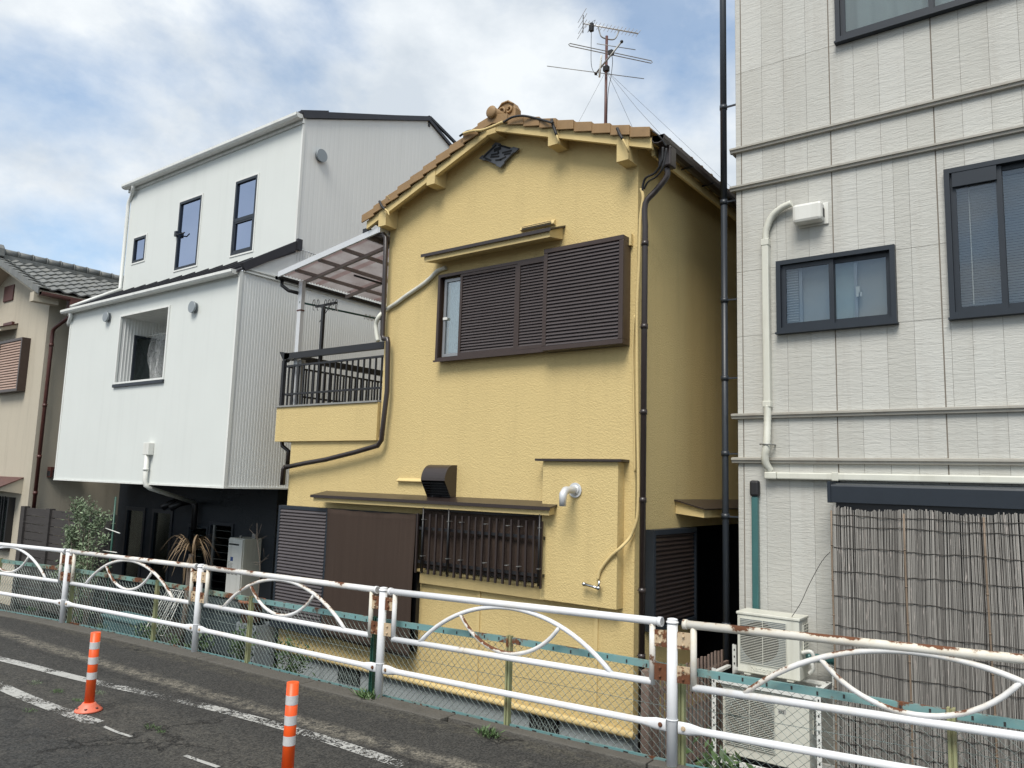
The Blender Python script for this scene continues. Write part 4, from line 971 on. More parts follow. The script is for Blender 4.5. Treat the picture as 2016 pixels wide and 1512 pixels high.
# meter box and waste pipe crossing under the box
p0 = at_y(298, 884, WY)
g = G(); g.box(p0.x-0.085, p0.x+0.085, WY-0.10, WY-0.001, p0.z-0.10, p0.z+0.10); mb_ = part('pipe_cover', g, 'white_plastic', WH, bevel=0.01)
g = G(); a1 = at_y(390, 990, 7.86)
g.tube([(p0.x, WY-0.06, p0.z-0.09), (p0.x, WY-0.06, -0.14), (p0.x+0.02, WY-0.05, -0.22), (p0.x+0.07, WY-0.0, -0.26), (a1.x, 7.80, a1.z)], 0.037, 12); part('drain_pipe', g, 'white_plastic', mb_)
g = G(); g.tube([(p0.x, WY-0.06, 0.02), (p0.x, WY-0.06, 0.06)], 0.045, 12); part('pipe_clamp', g, 'white_plastic', mb_)
g = G(); g.tube([(a1.x-0.02, 7.79, a1.z+0.0), (a1.x, 7.81, a1.z-0.05), (a1.x, 7.81, -1.0)], 0.05, 10)
for dx in (0.55, 0.28): g.tube([(a1.x-dx, 7.85, a1.z+0.02), (a1.x-dx-0.02, 7.68, a1.z-0.02), (a1.x-dx-0.1, 7.55, a1.z-0.12)], 0.06, 10)
part('exhaust_pipe', g, 'black_metal', WH)
# upper storey
ups = [(-15.40, -14.92, 4.19, 4.71), (-13.74, -12.98, 3.80, 5.14), (-11.90, -11.26, 3.80, 5.15)]
g = G(); wall_y(g, WX0-0.08, WX1, 3.5, 5.84, WYU, ups, 0.1); part('upper_front_wall', g, 'white_siding', WH)
uz = lambda y: 5.84+(y-WYU)*(7.0-5.84)/2.9 if y < 10.35 else 7.0-(y-10.35)*0.42
g = G(); ribs_side(g, WX1, WYU+0.035, 10.35, lambda y: 3.66, uz, 0.09, 0.0008); ribs_side(g, WX1, 10.35, WYB, lambda y: 3.66, uz, 0.09, 0.0008); part('upper_side_wall', g, 'brightened_siding', WH)
g = G(); g.box(WX1-0.03, WX1+0.012, WYU-0.012, WYU+0.035, 3.72, 5.88); part('corner_trim', g, 'white_trim', WH)
g = G(); g.prism([(WX0-0.2, WYU-0.10, 5.89), (WX0-0.2, 10.35, uz(10.35)+0.04), (WX0-0.2, WYB, uz(WYB)+0.04), (WX0-0.2, WYB, uz(WYB)+0.09), (WX0-0.2, 10.35, uz(10.35)+0.09), (WX0-0.2, WYU-0.10, 5.94)], (WX1-WX0+0.22, 0, 0)); ur = part('upper_roof', g, 'roof_metal_dark', WH)
g = G(); g.beam((WX1+0.025, WYU-0.04, uz(WYU-0.04)+0.06), (WX1+0.025, 10.38, uz(10.35)+0.06), 0.04, 0.085); g.beam((WX1+0.02, 10.36, uz(10.36)+0.03), (WX1+0.02, WYB, uz(WYB)+0.03), 0.04, 0.05); part('verge_flashing', g, 'roof_metal_dark', ur)
g = G(); g.beam((WX1, 10.40, 7.10), (WX1, WYB, 6.28), 0.05, 0.05); g.beam((WX1, 10.38, 6.90), (WX1, 10.38, 7.12), 0.04, 0.04); part('roof_rail', g, 'black_metal', ur)
sg = G(); sg.prism([(-0.01, -0.06, 0.0), (-0.01, 0.5, 0.235), (-0.01, 0.5, 0.26), (-0.01, -0.06, 0.035)], (0.02, 0, 0)); me = mesh_of(sg, 'roof_seam', 'roof_metal_dark')
for k in range(14): inst('roof_seam', me, (WX0+0.05+k*0.42, WYU, 5.945), ur)
ug = gutter('upper_gutter', (WX0-0.2, WYU-0.10, 5.89), (WX1+0.02, WYU-0.10, 5.89), 0.066, 'white_trim', WH)
g = G(); g.box(WX0-0.18, WX1+0.02, WYU-0.03, WYU-0.001, 5.76, 5.86); part('fascia', g, 'white_trim', ug)
g = G(); x = WX0+0.16
g.tube(smooth_path([(x, WYU-0.10, 5.84), (x, WYU-0.10, 5.76), (x-0.18, WYU-0.03, 5.66), (WX0-0.12, WYU-0.03, 5.52), (WX0-0.12, WYU-0.03, 5.3)], 4)+[(WX0-0.12, WYU-0.03, 3.72), (WX0-0.10, WYU-0.05, 3.66)], 0.036, 10)
g.tube([(WX0-0.1, WYU-0.05, 3.68), (WX0-0.1, WY-0.0, 3.13)], 0.036, 10); part('upper_downpipe', g, 'white_trim', ug)
for i, (a, b, c, d) in enumerate(ups):
    w = framed_window(WH, a, b, c, d, WYU, 0.045, 'navy_frame', 'reflective_glass', 'curtain_gray', 0.09, 'window', 0.012, trim='white_trim')
    if i == 1:
        g = G(); g.tube([(a+0.02, WYU-0.05, 4.50), (a+0.16, WYU-0.06, 4.47), (a+0.3, WYU-0.03, 4.49)], 0.012, 6); g.box(a-0.02, a+0.05, WYU-0.06, WYU-0.013, 4.46, 4.56); part('handle', g, 'black_metal', w)
    if i == 2:
        g = G(); g.box(a+0.046, b-0.046, WYU-0.01, WYU+0.014, 4.40, 4.46); part('mullion', g, 'navy_frame', w)
        g = G(); g.ring(a+0.046, b-0.046, c+0.046, 4.399, 0.03, WYU-0.006, WYU+0.014); part('lower_sash', g, 'navy_frame', w)
        g = G(); g.box(a+0.05, b-0.05, WYU+0.024, WYU+0.03, c+0.05, 4.40); part('insect_screen', g, 'dark_interior', w)
# ground floor
GY = 7.9; gx0, gx1 = -15.95, -10.72
gw_ = [(-15.58, -14.82, -2.25, -0.70), (-14.56, -13.82, -2.25, -0.70), (-13.28, -12.62, -2.5, -0.92), (-12.60, -11.86, -2.5, -0.84)]
g = G(); wall_y(g, gx0, gx1, -2.62, -0.2, GY, gw_, 0.12); g.quad((gx1, GY, -2.62), (gx1, WYB, -2.62), (gx1, WYB, -0.2), (gx1, GY, -0.2)); part('ground_floor_wall', g, 'black_stucco', WH)
for i, (a, b, c, d) in enumerate(gw_):
    w = framed_window(WH, a, b, c, d, GY, 0.07 if i < 2 else 0.05, 'navy_frame', 'dark_glass', 'dark_interior', 0.118, 'slit_window' if i < 2 else 'glass_door', 0.025)
    if i < 2:
        g = G(); g.box(b-0.30, b-0.17, GY+0.09, GY+0.10, c+0.07, d-0.07); part('green_reflection', g, 'door_and_reflection_green', w)  # green strip behind the pane, a reflection put in as colour
    if i == 2:
        g = G(); g.box(a+0.1, b-0.07, GY+0.06, GY+0.07, c+0.05, d-0.1); part('green_reflection', g, 'door_and_reflection_green', w)  # green reflection in the door glass, set as a coloured sheet
    if i == 3:
        g = G(); g.box(a+0.10, a+0.14, GY-0.0, GY+0.017, c+0.05, d-0.05); part('mullion', g, 'steel_gray', w)
# white debris net hanging in the recess
g = G(); n, m = 26, 18; vs = []
for j in range(m+1):
    t = j/m
    for i in range(n+1):
        s = i/n; w = 0.30+0.42*math.sin(math.pi*min(1, t*0.8+0.15))*(1-t*0.35)
        x = -12.90-w*0.85*(1-s)*(0.55+0.45*math.sin(math.pi*(0.2+0.8*(1-t))))
        vs.append((x, WY+0.45+0.09*math.sin(s*13+t*2)+0.05*math.sin(s*27), 1.52+0.92*t))
g.add(vs, [(j*(n+1)+i, j*(n+1)+i+1, (j+1)*(n+1)+i+1, (j+1)*(n+1)+i) for j in range(m) for i in range(n)], True)
solid('hanging_net', g, 'net_white', 'white mesh net bunched up in the dark recess of the white house', 'net', base=(-12.3, WY+0.45, 1.52))
g = G(); g.tube([(-13.58, WY+0.45, 2.42), (-12.75, WY+0.45, 2.44)], 0.014, 8); solid('net_pole', g, 'white_plastic', 'thin white pole carrying the net in the upper recess', 'pole', base=(-12.5, WY+0.45, 2.44))

# gas water heater on the dark wall
hx0, hx1, hy = -11.46, -11.05, 7.56
WT = thing('water_heater', (hx0+0.2, hy, -2.0), 'tall slim pale water heater mounted on the near black ground floor wall', 'water heater')
g = G(); g.box(hx0, hx1, hy, GY-0.001, -2.0, -1.03); part('casing', g, 'cream_plastic', WT, bevel=0.012)
g = G(); g.box(hx0+0.012, hx1-0.012, hy-0.022, hy-0.001, -1.985, -1.045); part('front_cover', g, 'white_plastic', WT, bevel=0.01)
g = G(); g.box(hx0+0.035, hx1-0.10, hy-0.025, hy-0.0225, -1.145, -1.12); part('exhaust_slot', g, 'dark_interior', WT)
g = G(); g.box(hx0+0.10, hx0+0.17, hy-0.024, hy-0.0225, -1.40, -1.335); part('blue_label', g, 'label_blue', WT)
g = G()
for k in range(8): g.box(hx0+0.10, hx0+0.17-0.01*(k % 3), hy-0.0235, hy-0.0225, -1.44-0.018*k, -1.431-0.018*k); g.box(hx0+0.045, hx0+0.085-0.008*(k % 2), hy-0.0235, hy-0.0225, -1.42-0.022*k, -1.41-0.022*k)
part('small_print', g, 'label_gray', WT)
g = G()
for k in range(3): g.box(hx0+0.045+k*0.10, hx0+0.115+k*0.10, hy-0.0235, hy-0.0225, -1.612, -1.603)
part('vent_slit', g, 'print_dark', WT)
g = G(); g.box(hx1-0.09, hx1+0.005, hy+0.20, hy+0.26, -1.03, -0.96); g.box(hx0+0.2, hx0+0.24, hy+0.05, hy+0.07, -1.03, -0.99); part('mounting_bracket', g, 'steel_gray', WT)
g = G()
for k in range(3): g.tube([(hx0+0.09+0.1*k, hy+0.12, -2.0), (hx0+0.09+0.1*k, hy+0.12, -2.62)], 0.022+0.006*(k == 1), 8)
part('service_pipe', g, 'white_plastic', WT)

# ================================================================== BEIGE HOUSE
BX, BY = -16.42, 6.4
BH = thing('beige_house', (-18.5, BY, -2.6), 'old beige stucco house with a gray tiled roof at the left edge', 'house')
bz = lambda x: 3.42+(-15.95-x)*0.415 if x > -18.3 else 3.42+(2.35)*0.415-(-18.3-x)*0.415
g = G(); g.add([(-20.6, BY, -2.62), (BX, BY, -2.62), (BX, BY, bz(BX)-0.08), (-18.3, BY, bz(-18.3)-0.08), (-20.6, BY, bz(-20.6)-0.08)], [(0, 1, 2, 3, 4)])
g.quad((BX, BY, -2.62), (BX, 13, -2.62), (BX, 13, bz(BX)-0.08), (BX, BY, bz(BX)-0.08)); part('wall', g, 'beige_stucco', BH)
g = G()
for xa, xb in ((-20.7, -18.3), (-18.3, -15.95)):
    g.prism([(xa, BY-0.40, bz(xa)-0.14), (xb, BY-0.40, bz(xb)-0.14), (xb, BY-0.40, bz(xb)-0.02), (xa, BY-0.40, bz(xa)-0.02)], (0, 0.04, 0))
    g.prism([(xa, BY-0.36, bz(xa)-0.10), (xb, BY-0.36, bz(xb)-0.10), (xb, BY-0.36, bz(xb)-0.03), (xa, BY-0.36, bz(xa)-0.03)], (0, 7, 0))
br = part('roof', g, 'beige_stucco', BH)
g = G(); g.box(-16.20, -16.02, BY-0.45, BY-0.001, 3.18, 3.36); part('purlin_end', g, 'beige_stucco', BH)
# individual gray roof tiles, right slope
tl = G(); n = 7; W_, Lh = 0.27, 0.30; vs = []
for j, (dx, dz) in enumerate(((0.0, 0.0), (0.0, 0.03), (-Lh, 0.0))):
    for i in range(n+1):
        s = i/n; vs.append((dx, W_*(s-0.5)*1.04, dz+0.028*math.cos(s*2*math.pi*0.9)+0.012*s))
tl.add(vs, [(j*(n+1)+i, j*(n+1)+i+1, (j+1)*(n+1)+i+1, (j+1)*(n+1)+i) for j in range(2) for i in range(n)], False)
tm = mesh_of(tl, 'roof_tile', 'gray_tile'); ang = math.atan(0.415)
for r in range(9):
    for c in range(22):
        x = -15.92-r*0.262; y = BY-0.20+c*0.265
        inst('roof_tile', tm, (x, y, bz(x)+0.02+random.uniform(-.004, .004)), br, (0, ang+random.uniform(-.015, .015), random.uniform(-.012, .012)))
vt = G(); vt.prism([(0, 0, -0.10), (-0.27, 0, 0.012), (-0.27, 0, 0.13), (0, 0, 0.045)], (0, 0.02, 0)); vt.prism([(0, 0.021, 0.025), (-0.27, 0.021, 0.11), (-0.27, 0.021, 0.13), (0, 0.021, 0.045)], (0, 0.2, 0)); vm = mesh_of(vt, 'verge_tile', 'gray_tile')
for k in range(9): x = -15.88-k*0.262; inst('verge_tile', vm, (x, BY-0.44, bz(x)+0.015), br)
rt = G(); rt.tube([(0, 0, 0), (0, 0.30, 0)], 0.085, 10); rt.tube([(0, 0.0, 0), (0, 0.03, 0)], 0.098, 10); rm = mesh_of(rt, 'ridge_tile', 'gray_tile')
for k in range(22): inst('ridge_tile', rm, (-18.3, BY-0.3+k*0.285, bz(-18.3)+0.14+random.uniform(-.006, .006)), br)
g = G(); g.box(-18.42, -18.18, BY-0.3, BY+6.3, bz(-18.3)-0.02, bz(-18.3)+0.07); part('ridge_base', g, 'gray_tile', br)
g = G(); g.prism([(-18.50, BY-0.46, 4.40), (-18.10, BY-0.46, 4.40), (-18.12, BY-0.46, 4.58), (-18.22, BY-0.46, 4.68), (-18.38, BY-0.46, 4.68), (-18.48, BY-0.46, 4.58)], (0, 0.16, 0)); part('ridge_ornament', g, 'gray_tile', br, bevel=0.02)
g = G(); g.box(-18.75, -18.25, BY-0.03, BY-0.001, 3.55, 3.9); part('gable_vent', g, 'rust_brown_pipe', BH, bevel=0.02)
bg_ = gutter('eave_gutter', (-15.86, BY-0.4, 3.34), (-15.86, 13, 3.30), 0.055, 'rust_brown_pipe', BH)
g = G(); g.box(-15.95, -15.79, BY+0.12, BY+0.27, 3.12, 3.30); g.tube(smooth_path([(-15.87, BY+0.19, 3.12), (-15.87, BY+0.19, 3.0), (-16.15, BY+0.10, 2.82), (-16.33, BY+0.08, 2.72), (-16.34, BY+0.08, 2.5)], 4)+[(-16.34, BY+0.08, -0.85)], 0.036, 10)
for z in (2.4, 1.2, 0.2, -0.5): g.tube([(-16.34, BY+0.08, z), (-16.34, BY+0.08, z+0.06)], 0.043, 10)
part('rusty_downpipe', g, 'rust_brown_pipe', BH)
# small slot vent, window hood, shutter
g = G(); a = at_y(15, 640, BY); g.box(a.x-0.1, a.x+0.36, BY-0.05, BY-0.001, 2.98, 3.06); part('slot_vent', g, 'rust_brown_pipe', BH)
g = G(); g.prism([(-19.6, BY-0.001, 2.90), (-19.6, BY-0.30, 2.80), (-19.6, BY-0.30, 2.87), (-19.6, BY-0.001, 2.99)], (1.72, 0, 0)); hdx = part('window_awning', g, 'beige_stucco', BH)
g = G(); g.prism([(-19.65, BY-0.001, 2.993), (-19.65, BY-0.33, 2.872), (-19.65, BY-0.33, 2.885), (-19.65, BY-0.001, 3.01)], (1.80, 0, 0)); part('awning_sheet', g, 'rust_brown_pipe', hdx)
g = G(); g.ring(-18.28, -17.12, 1.53, 2.62, 0.05, BY-0.16, BY-0.001); bs = part('window_shutter', g, 'bronze_frame', BH)
g = G(); g.box(-18.23, -17.17, BY-0.13, BY-0.12, 1.58, 2.57); part('shutter_back', g, 'black_metal', bs)
plain('salmon_slat', (0.37, 0.255, 0.20), 0.5, 0, 0.12, 6); plain('blue_gray_slat', (0.11, 0.115, 0.145), 0.5, 0, 0.12, 6)
ms1 = slat_mesh('slat', 1.05, 0.99/18, 0.024, 'salmon_slat'); ms2 = slat_mesh('slat', 1.15, 0.99/24, 0.024, 'blue_gray_slat')
for k in range(18): inst('slat', ms1, (-17.70, BY-0.131, 1.58+0.055*(k+0.5)), bs)
g = G(); g.ring(-19.46, -18.29, 1.53, 2.60, 0.04, BY-0.09, BY-0.001); bs2 = part('window_shutter', g, 'bronze_frame', BH)
for k in range(24): inst('slat', ms2, (-18.87, BY-0.05, 1.58+0.0412*(k+0.5)), bs2)
# lower awning, grille, side vent hood
g = G(); g.prism([(-19.2, BY-0.001, -0.20), (-19.2, BY-0.42, -0.40), (-19.2, BY-0.42, -0.44), (-19.2, BY-0.001, -0.50)], (2.45, 0, 0)); la = part('lower_awning', g, 'beige_stucco', BH)
g = G(); g.prism([(-19.23, BY-0.001, -0.197), (-19.23, BY-0.44, -0.40), (-19.23, BY-0.44, -0.385), (-19.23, BY-0.001, -0.18)], (2.5, 0, 0)); part('awning_sheet', g, 'rust_brown_pipe', la)
g = G(); g.ring(-19.0, -17.0, -1.6, -0.58, 0.06, BY-0.12, BY-0.001); lw_ = part('lower_window', g, 'black_metal', BH)
g = G(); g.box(-18.94, -17.06, BY-0.03, BY-0.02, -1.54, -0.64); part('pane', g, 'dark_glass', lw_)
for k in range(15):
    g = G(); x = -18.9+k*0.125; g.box(x, x+0.02, BY-0.15, BY-0.125, -1.62, -0.56); part('grille_bar', g, 'black_metal', lw_)
g = G(); vv = at_x(78, 925, BX); g.box(BX+0.001, BX+0.16, 6.68, 7.18, -0.16, 0.04); sv = part('side_vent_hood', g, 'rust_brown_pipe', BH)
g = G(); g.box(BX+0.03, BX+0.165, 6.72, 7.14, -0.165, -0.02); g.box(BX+0.02, BX+0.15, 6.676, 6.679, -0.14, -0.04); part('vent_opening', g, 'dark_interior', sv)

# dark plank fence between the beige and the white house
DF = thing('plank_fence', (-15.0, 6.33, -2.6), 'dark stained horizontal plank fence between beige and white houses', 'fence')
pm = G(); pm.box(-0.5, 0.5, -0.012, 0.012, -0.066, 0.066)
fy = 6.33; fx = [at_y(u, 1040, fy).x for u in (46, 96, 148, 219)]
for i, x in enumerate(fx):
    g = G(); g.box(x-0.085, x+0.085, fy-0.05, fy+0.05, -2.6, -0.72); part('post', g, 'dark_plank', DF)
for i in range(3):
    w = fx[i+1]-fx[i]-0.172; g = G(); g.box(-w/2, w/2, -0.012, 0.012, -0.068, 0.068); me = mesh_of(g, 'plank', 'dark_plank')
    for k in range(12): inst('plank', me, ((fx[i]+fx[i+1])/2, fy+random.uniform(-.004, .004), -0.81-k*0.148), DF)

# ================================================================== STONE-SIDED BUILDING (right)
GY2 = 7.8; CX = -2.93
GB = thing('gray_building', (0, GY2, -2.6), 'three storey building clad in pale stone-textured siding panels on the right', 'building')
joints = [-2.87, -1.945, -1.02, -0.095, 0.83, 1.755, 2.68]
cols = [CX]+[joints[0]]
for a, b in zip(joints[:-1], joints[1:]): cols += [a+(b-a)*k/4 for k in (1, 2, 3)]+[b]
rows = [-2.6, 0.31, 0.765, 1.60, 2.30, 3.23, 3.67, 4.55, 6.2, 8.5]
win = [(-2.50, -1.385, 1.60, 2.345), (-0.955, 0.40, 1.59, 2.98), (-1.865, -0.15, 4.55, 6.1)]
def clip(x0, x1, z0, z1, holes):
    R = [(x0, x1, z0, z1)]
    for h in holes:
        out = []
        for a, b, c, d in R:
            if b <= h[0] or a >= h[1] or d <= h[2] or c >= h[3]: out.append((a, b, c, d)); continue
            if a < h[0]: out.append((a, h[0], c, d))
            if b > h[1]: out.append((h[1], b, c, d))
            aa, bb = max(a, h[0]), min(b, h[1])
            if c < h[2]: out.append((aa, bb, c, h[2]))
            if d > h[3]: out.append((aa, bb, h[3], d))
        R = out
    return R
for i in range(len(cols)-1):
    for j in range(len(rows)-1):
        for a, b, c, d in clip(cols[i], cols[i+1], rows[j], rows[j+1], win):
            if b-a < 0.012 or d-c < 0.012: continue
            ml = any(abs(a-x) < 1e-6 for x in joints); mr = any(abs(b-x) < 1e-6 for x in joints)
            g = G(); g.box(a+(0.006 if ml else 0.0013), b-(0.006 if mr else 0.0013), GY2, GY2+0.02, c+0.0018, d-0.0018)
            part('siding_panel', g, 'siding_panel_stone', GB)
g = G(); wall_y(g, CX, 2.7, -2.6, 8.5, GY2+0.006, win, 0.14); part('joint_backing', g, 'siding_joint', GB)
g = G(); g.quad((CX, GY2, -2.6), (CX, 14, -2.6), (CX, 14, 8.5), (CX, GY2, 8.5)); part('side_wall', g, 'siding_panel_stone', GB)
for z in (3.665, 3.235, 0.765, 0.31):
    g = G(); g.prism([(CX-0.055, GY2-0.001, z-0.036), (CX-0.055, GY2-0.036, z-0.033), (CX-0.055, GY2-0.040, z-0.008), (CX-0.055, GY2-0.055, z-0.004), (CX-0.055, GY2-0.055, z+0.016), (CX-0.055, GY2-0.001, z+0.025)], (5.6, 0, 0))
    bnd = part('band_moulding', g, 'siding_band', GB)
    g = G(); g.prism([(CX-0.002, GY2+0.0, z-0.036), (CX-0.046, GY2+0.0, z-0.033), (CX-0.054, GY2+0.0, z+0.015), (CX-0.002, GY2+0.0, z+0.025)], (0, 4, 0)); part('band_return', g, 'siding_band', bnd)
def big_window(a, b, c, d, xm, label=None):
    y = GY2; g = G(); g.ring(a, b, c, d, 0.045, y-0.055, y+0.06); w = part('window', g, 'navy_frame', GB, label)
    g = G(); g.box(a-0.01, b+0.01, y-0.075, y-0.002, c-0.02, c-0.001); part('sill', g, 'navy_frame', w)
    for k, (p, q_) in enumerate(((a+0.046, xm+0.02), (xm-0.02, b-0.046))):
        yy = y-0.02+0.03*k if True else y
        g = G(); g.ring(p, q_, c+0.046, d-0.046, 0.045, yy, yy+0.022); s = part('sash', g, 'navy_frame', w)
        g = G(); g.box(p+0.045, q_-0.045, yy+0.009, yy+0.013, c+0.091, d-0.091); part('pane', g, 'window_glass', s)
    return w
w1 = big_window(*win[0][:2], *win[0][2:], -1.965)
g = G(); g.box(-2.46, -1.97, GY2+0.10, GY2+0.102, 1.64, 2.30); part('lace_curtain', g, 'curtain_gray', w1)
g = G(); g.box(-1.97, -1.76, GY2+0.095, GY2+0.10, 1.64, 2.30); part('lace_curtain', g, 'curtain_white', w1)
g = G(); g.box(-1.755, -1.43, GY2+0.105, GY2+0.11, 1.64, 2.30); part('lace_curtain', g, 'curtain_gray', w1)
g = G(); g.box(-1.775, -1.745, GY2+0.06, GY2+0.09, 1.62, 2.32); g.box(-2.30, -2.27, GY2+0.06, GY2+0.09, 1.62, 2.32); part('inner_stile', g, 'sash_gray', w1)
g = G(); g.box(-1.755, -1.72, GY2+0.035, GY2+0.058, 1.90, 2.0); g.box(-1.73, -1.70, GY2+0.035, GY2+0.05, 1.90, 1.94); part('latch', g, 'white_plastic', w1)
g = G(); g.box(-2.44, -2.31, GY2+0.07, GY2+0.085, 1.66, 2.26); bl_ = part('blind', g, 'curtain_gray', w1)
g = G()
for k in range(22): g.beam((-2.44, GY2+0.062, 1.675+k*0.027), (-2.31, GY2+0.062, 1.675+k*0.027), 0.014, 0.003)
part('blind_slat', g, 'blind_white', bl_, kind='stuff')
w2 = big_window(*win[1][:2], *win[1][2:], -0.53)
sl = G(); sl.add([(-0.63, 0.0, 0.008), (0.63, 0, 0.008), (0.63, 0.018, -0.008), (-0.63, 0.018, -0.008)], [(0, 1, 2, 3)]); me = mesh_of(sl, 'blind_slat', 'blind_white')
bd2 = part('blind', G().box(-0.91, 0.36, GY2+0.095, GY2+0.12, 2.88, 2.93), 'blind_white', w2)
for k in range(50): inst('blind_slat', me, (-0.275, GY2+0.10, 1.65+k*0.0246), bd2)
g = G(); g.box(-0.78, -0.772, GY2+0.085, GY2+0.092, 1.72, 2.88); part('blind_wand', g, 'white_plastic', bd2)
g = G(); g.box(-0.91, 0.36, GY2+0.128, GY2+0.135, 1.6, 2.95); part('interior', g, 'dark_interior', w2)
g = G(); g.box(-0.89, -0.545, GY2-0.05, GY2-0.0, 2.80, 2.935); part('shutter_head', g, 'navy_frame', w2)
w3 = big_window(*win[2][:2], *win[2][2:], -1.0)
g = G(); n = 60; pts = [(-1.80+1.6*i/n, GY2+0.10+0.018*math.sin(i*0.9)+0.006*math.sin(i*2.3)) for i in range(n+1)]
g.add([(x, y, z) for z in (4.6, 6.0) for x, y in pts], [(i, i+1, i+n+2, i+n+1) for i in range(n)], True); part('curtain', g, 'curtain_white', w3)
# ducts
def flat_tube(g, pts, w, d):
    for a, b in zip(pts[:-1], pts[1:]): g.beam(a, b, w, d)
    return g
g = G(); x = -2.605; y = GY2-0.045
g.box(x-0.036, x+0.036, y-0.03, GY2-0.001, 0.88, 2.56)
ac = part('duct_cover', g, 'cream_plastic', GB, bevel=0.012)
g = G(); g.box(x-0.041, x+0.041, y-0.035, GY2-0.001, 2.53, 2.60); g.box(x-0.041, x+0.041, y-0.035, GY2-0.001, 0.84, 0.90); part('duct_joint', g, 'cream_plastic', ac, bevel=0.006)
fx_ = smooth_path([(x, y, 2.58), (x+0.01, y, 2.70), (x+0.07, y, 2.83), (x+0.17, y-0.01, 2.90), (x+0.28, y-0.02, 2.93)], 8)
g = G(); g.tube(fx_, [0.034+0.0025*(i % 2) for i in range(len(fx_))], 12); part('flexible_duct', g, 'cream_plastic', ac)
fx_ = smooth_path([(x, y, 0.86), (x+0.002, y-0.01, 0.70), (x+0.006, y-0.06, 0.45), (x-0.01, y-0.06, 0.35), (x-0.008, y-0.04, 0.27), (x+0.02, y, 0.20)], 10)
g = G(); g.tube(fx_, [0.036+0.003*(i % 2) for i in range(len(fx_))], 12); part('flexible_duct', g, 'cream_plastic', ac)
g = G(); g.tube([(x-0.05, y-0.10, 0.46), (x+0.07, y-0.10, 0.46)], 0.008, 6); g.tube([(x+0.06, y-0.10, 0.46), (x+0.06, GY2, 0.46)], 0.008, 6); part('pipe_clip', g, 'steel_gray', ac)
g = G(); g.box(x-0.03, x+0.09, y-0.045, GY2-0.001, 0.115, 0.19); g.box(x-0.03, x+0.035, y-0.045, GY2-0.001, 0.19, 0.235); part('duct_elbow', g, 'cream_plastic', ac, bevel=0.014)
g = G(); g.box(x+0.091, 2.6, y-0.036, GY2-0.001, 0.118, 0.186); part('horizontal_duct', g, 'cream_plastic', ac, bevel=0.012)
g = G(); g.box(-1.99, -1.93, y-0.042, GY2-0.001, 0.112, 0.192); part('duct_joint', g, 'cream_plastic', ac, bevel=0.006)
p = at_y(1592, 418, GY2-0.09)
g = G(); g.box(p.x-0.145, p.x+0.14, GY2-0.16, GY2-0.02, p.z-0.11, p.z+0.085); cv = part('duct_end_cover', g, 'white_plastic', GB, bevel=0.03)
g = G(); g.box(p.x-0.12, p.x+0.17, GY2-0.018, GY2-0.001, p.z-0.125, p.z+0.10); part('back_plate', g, 'white_plastic', cv, bevel=0.006)
g = G(); g.box(p.x+0.141, p.x+0.143, GY2-0.10, GY2-0.05, p.z-0.07, p.z+0.02); part('knockout', g, 'print_dark', cv)
# teal downpipe duct with a black cap
x = -2.745
g = G(); g.box(x-0.033, x+0.033, GY2-0.062, GY2-0.001, -1.30, -0.06); td = part('teal_duct', g, 'teal_duct', GB, bevel=0.012)
g = G(); g.box(x-0.045, x+0.048, GY2-0.08, GY2-0.001, -0.06, 0.10); part('duct_cap', g, 'black_rubber', td, bevel=0.022)
# tall navy downpipe at the corner
dx, dy = -3.085, 7.84
g = G(); g.tube([(dx, dy, -2.6), (dx, dy, 3.1)], 0.034, 12); g.tube([(dx, dy, 3.1), (dx, dy, 8.4)], 0.036, 12); cd = part('corner_downpipe', g, 'navy_pipe', GB)
for z in (3.10, 4.2, 2.0, 1.15, 0.35, -0.3, -1.4):
    g = G(); g.tube([(dx, dy, z), (dx, dy, z+0.05)], 0.042, 12); g.box(dx, CX+0.0, dy-0.01, dy+0.01, z+0.015, z+0.03); part('pipe_clamp', g, 'navy_pipe', cd)
# dark roller awning box above the reed screen
g = G(); g.prism([(-1.93, GY2-0.02, 0.10), (-1.93, GY2-0.34, 0.075), (-1.93, GY2-0.35, 0.06), (-1.93, GY2-0.35, -0.085), (-1.93, GY2-0.02, -0.085)], (4.0, 0, 0)); sh_ = part('shutter_hood', g, 'navy_frame', GB)
g = G(); g.box(-1.96, -1.931, GY2-0.36, GY2-0.001, -0.09, 0.105); part('hood_end', g, 'navy_frame', sh_)
g = G(); g.box(-1.90, 2.0, GY2-0.30, GY2-0.002, -0.17, -0.086); part('hood_track', g, 'black_metal', sh_)
g = G(); g.box(-1.88, 2.0, GY2-0.02, GY2-0.0015, -2.6, -0.1701); part('window_opening', g, 'dark_interior', sh_)
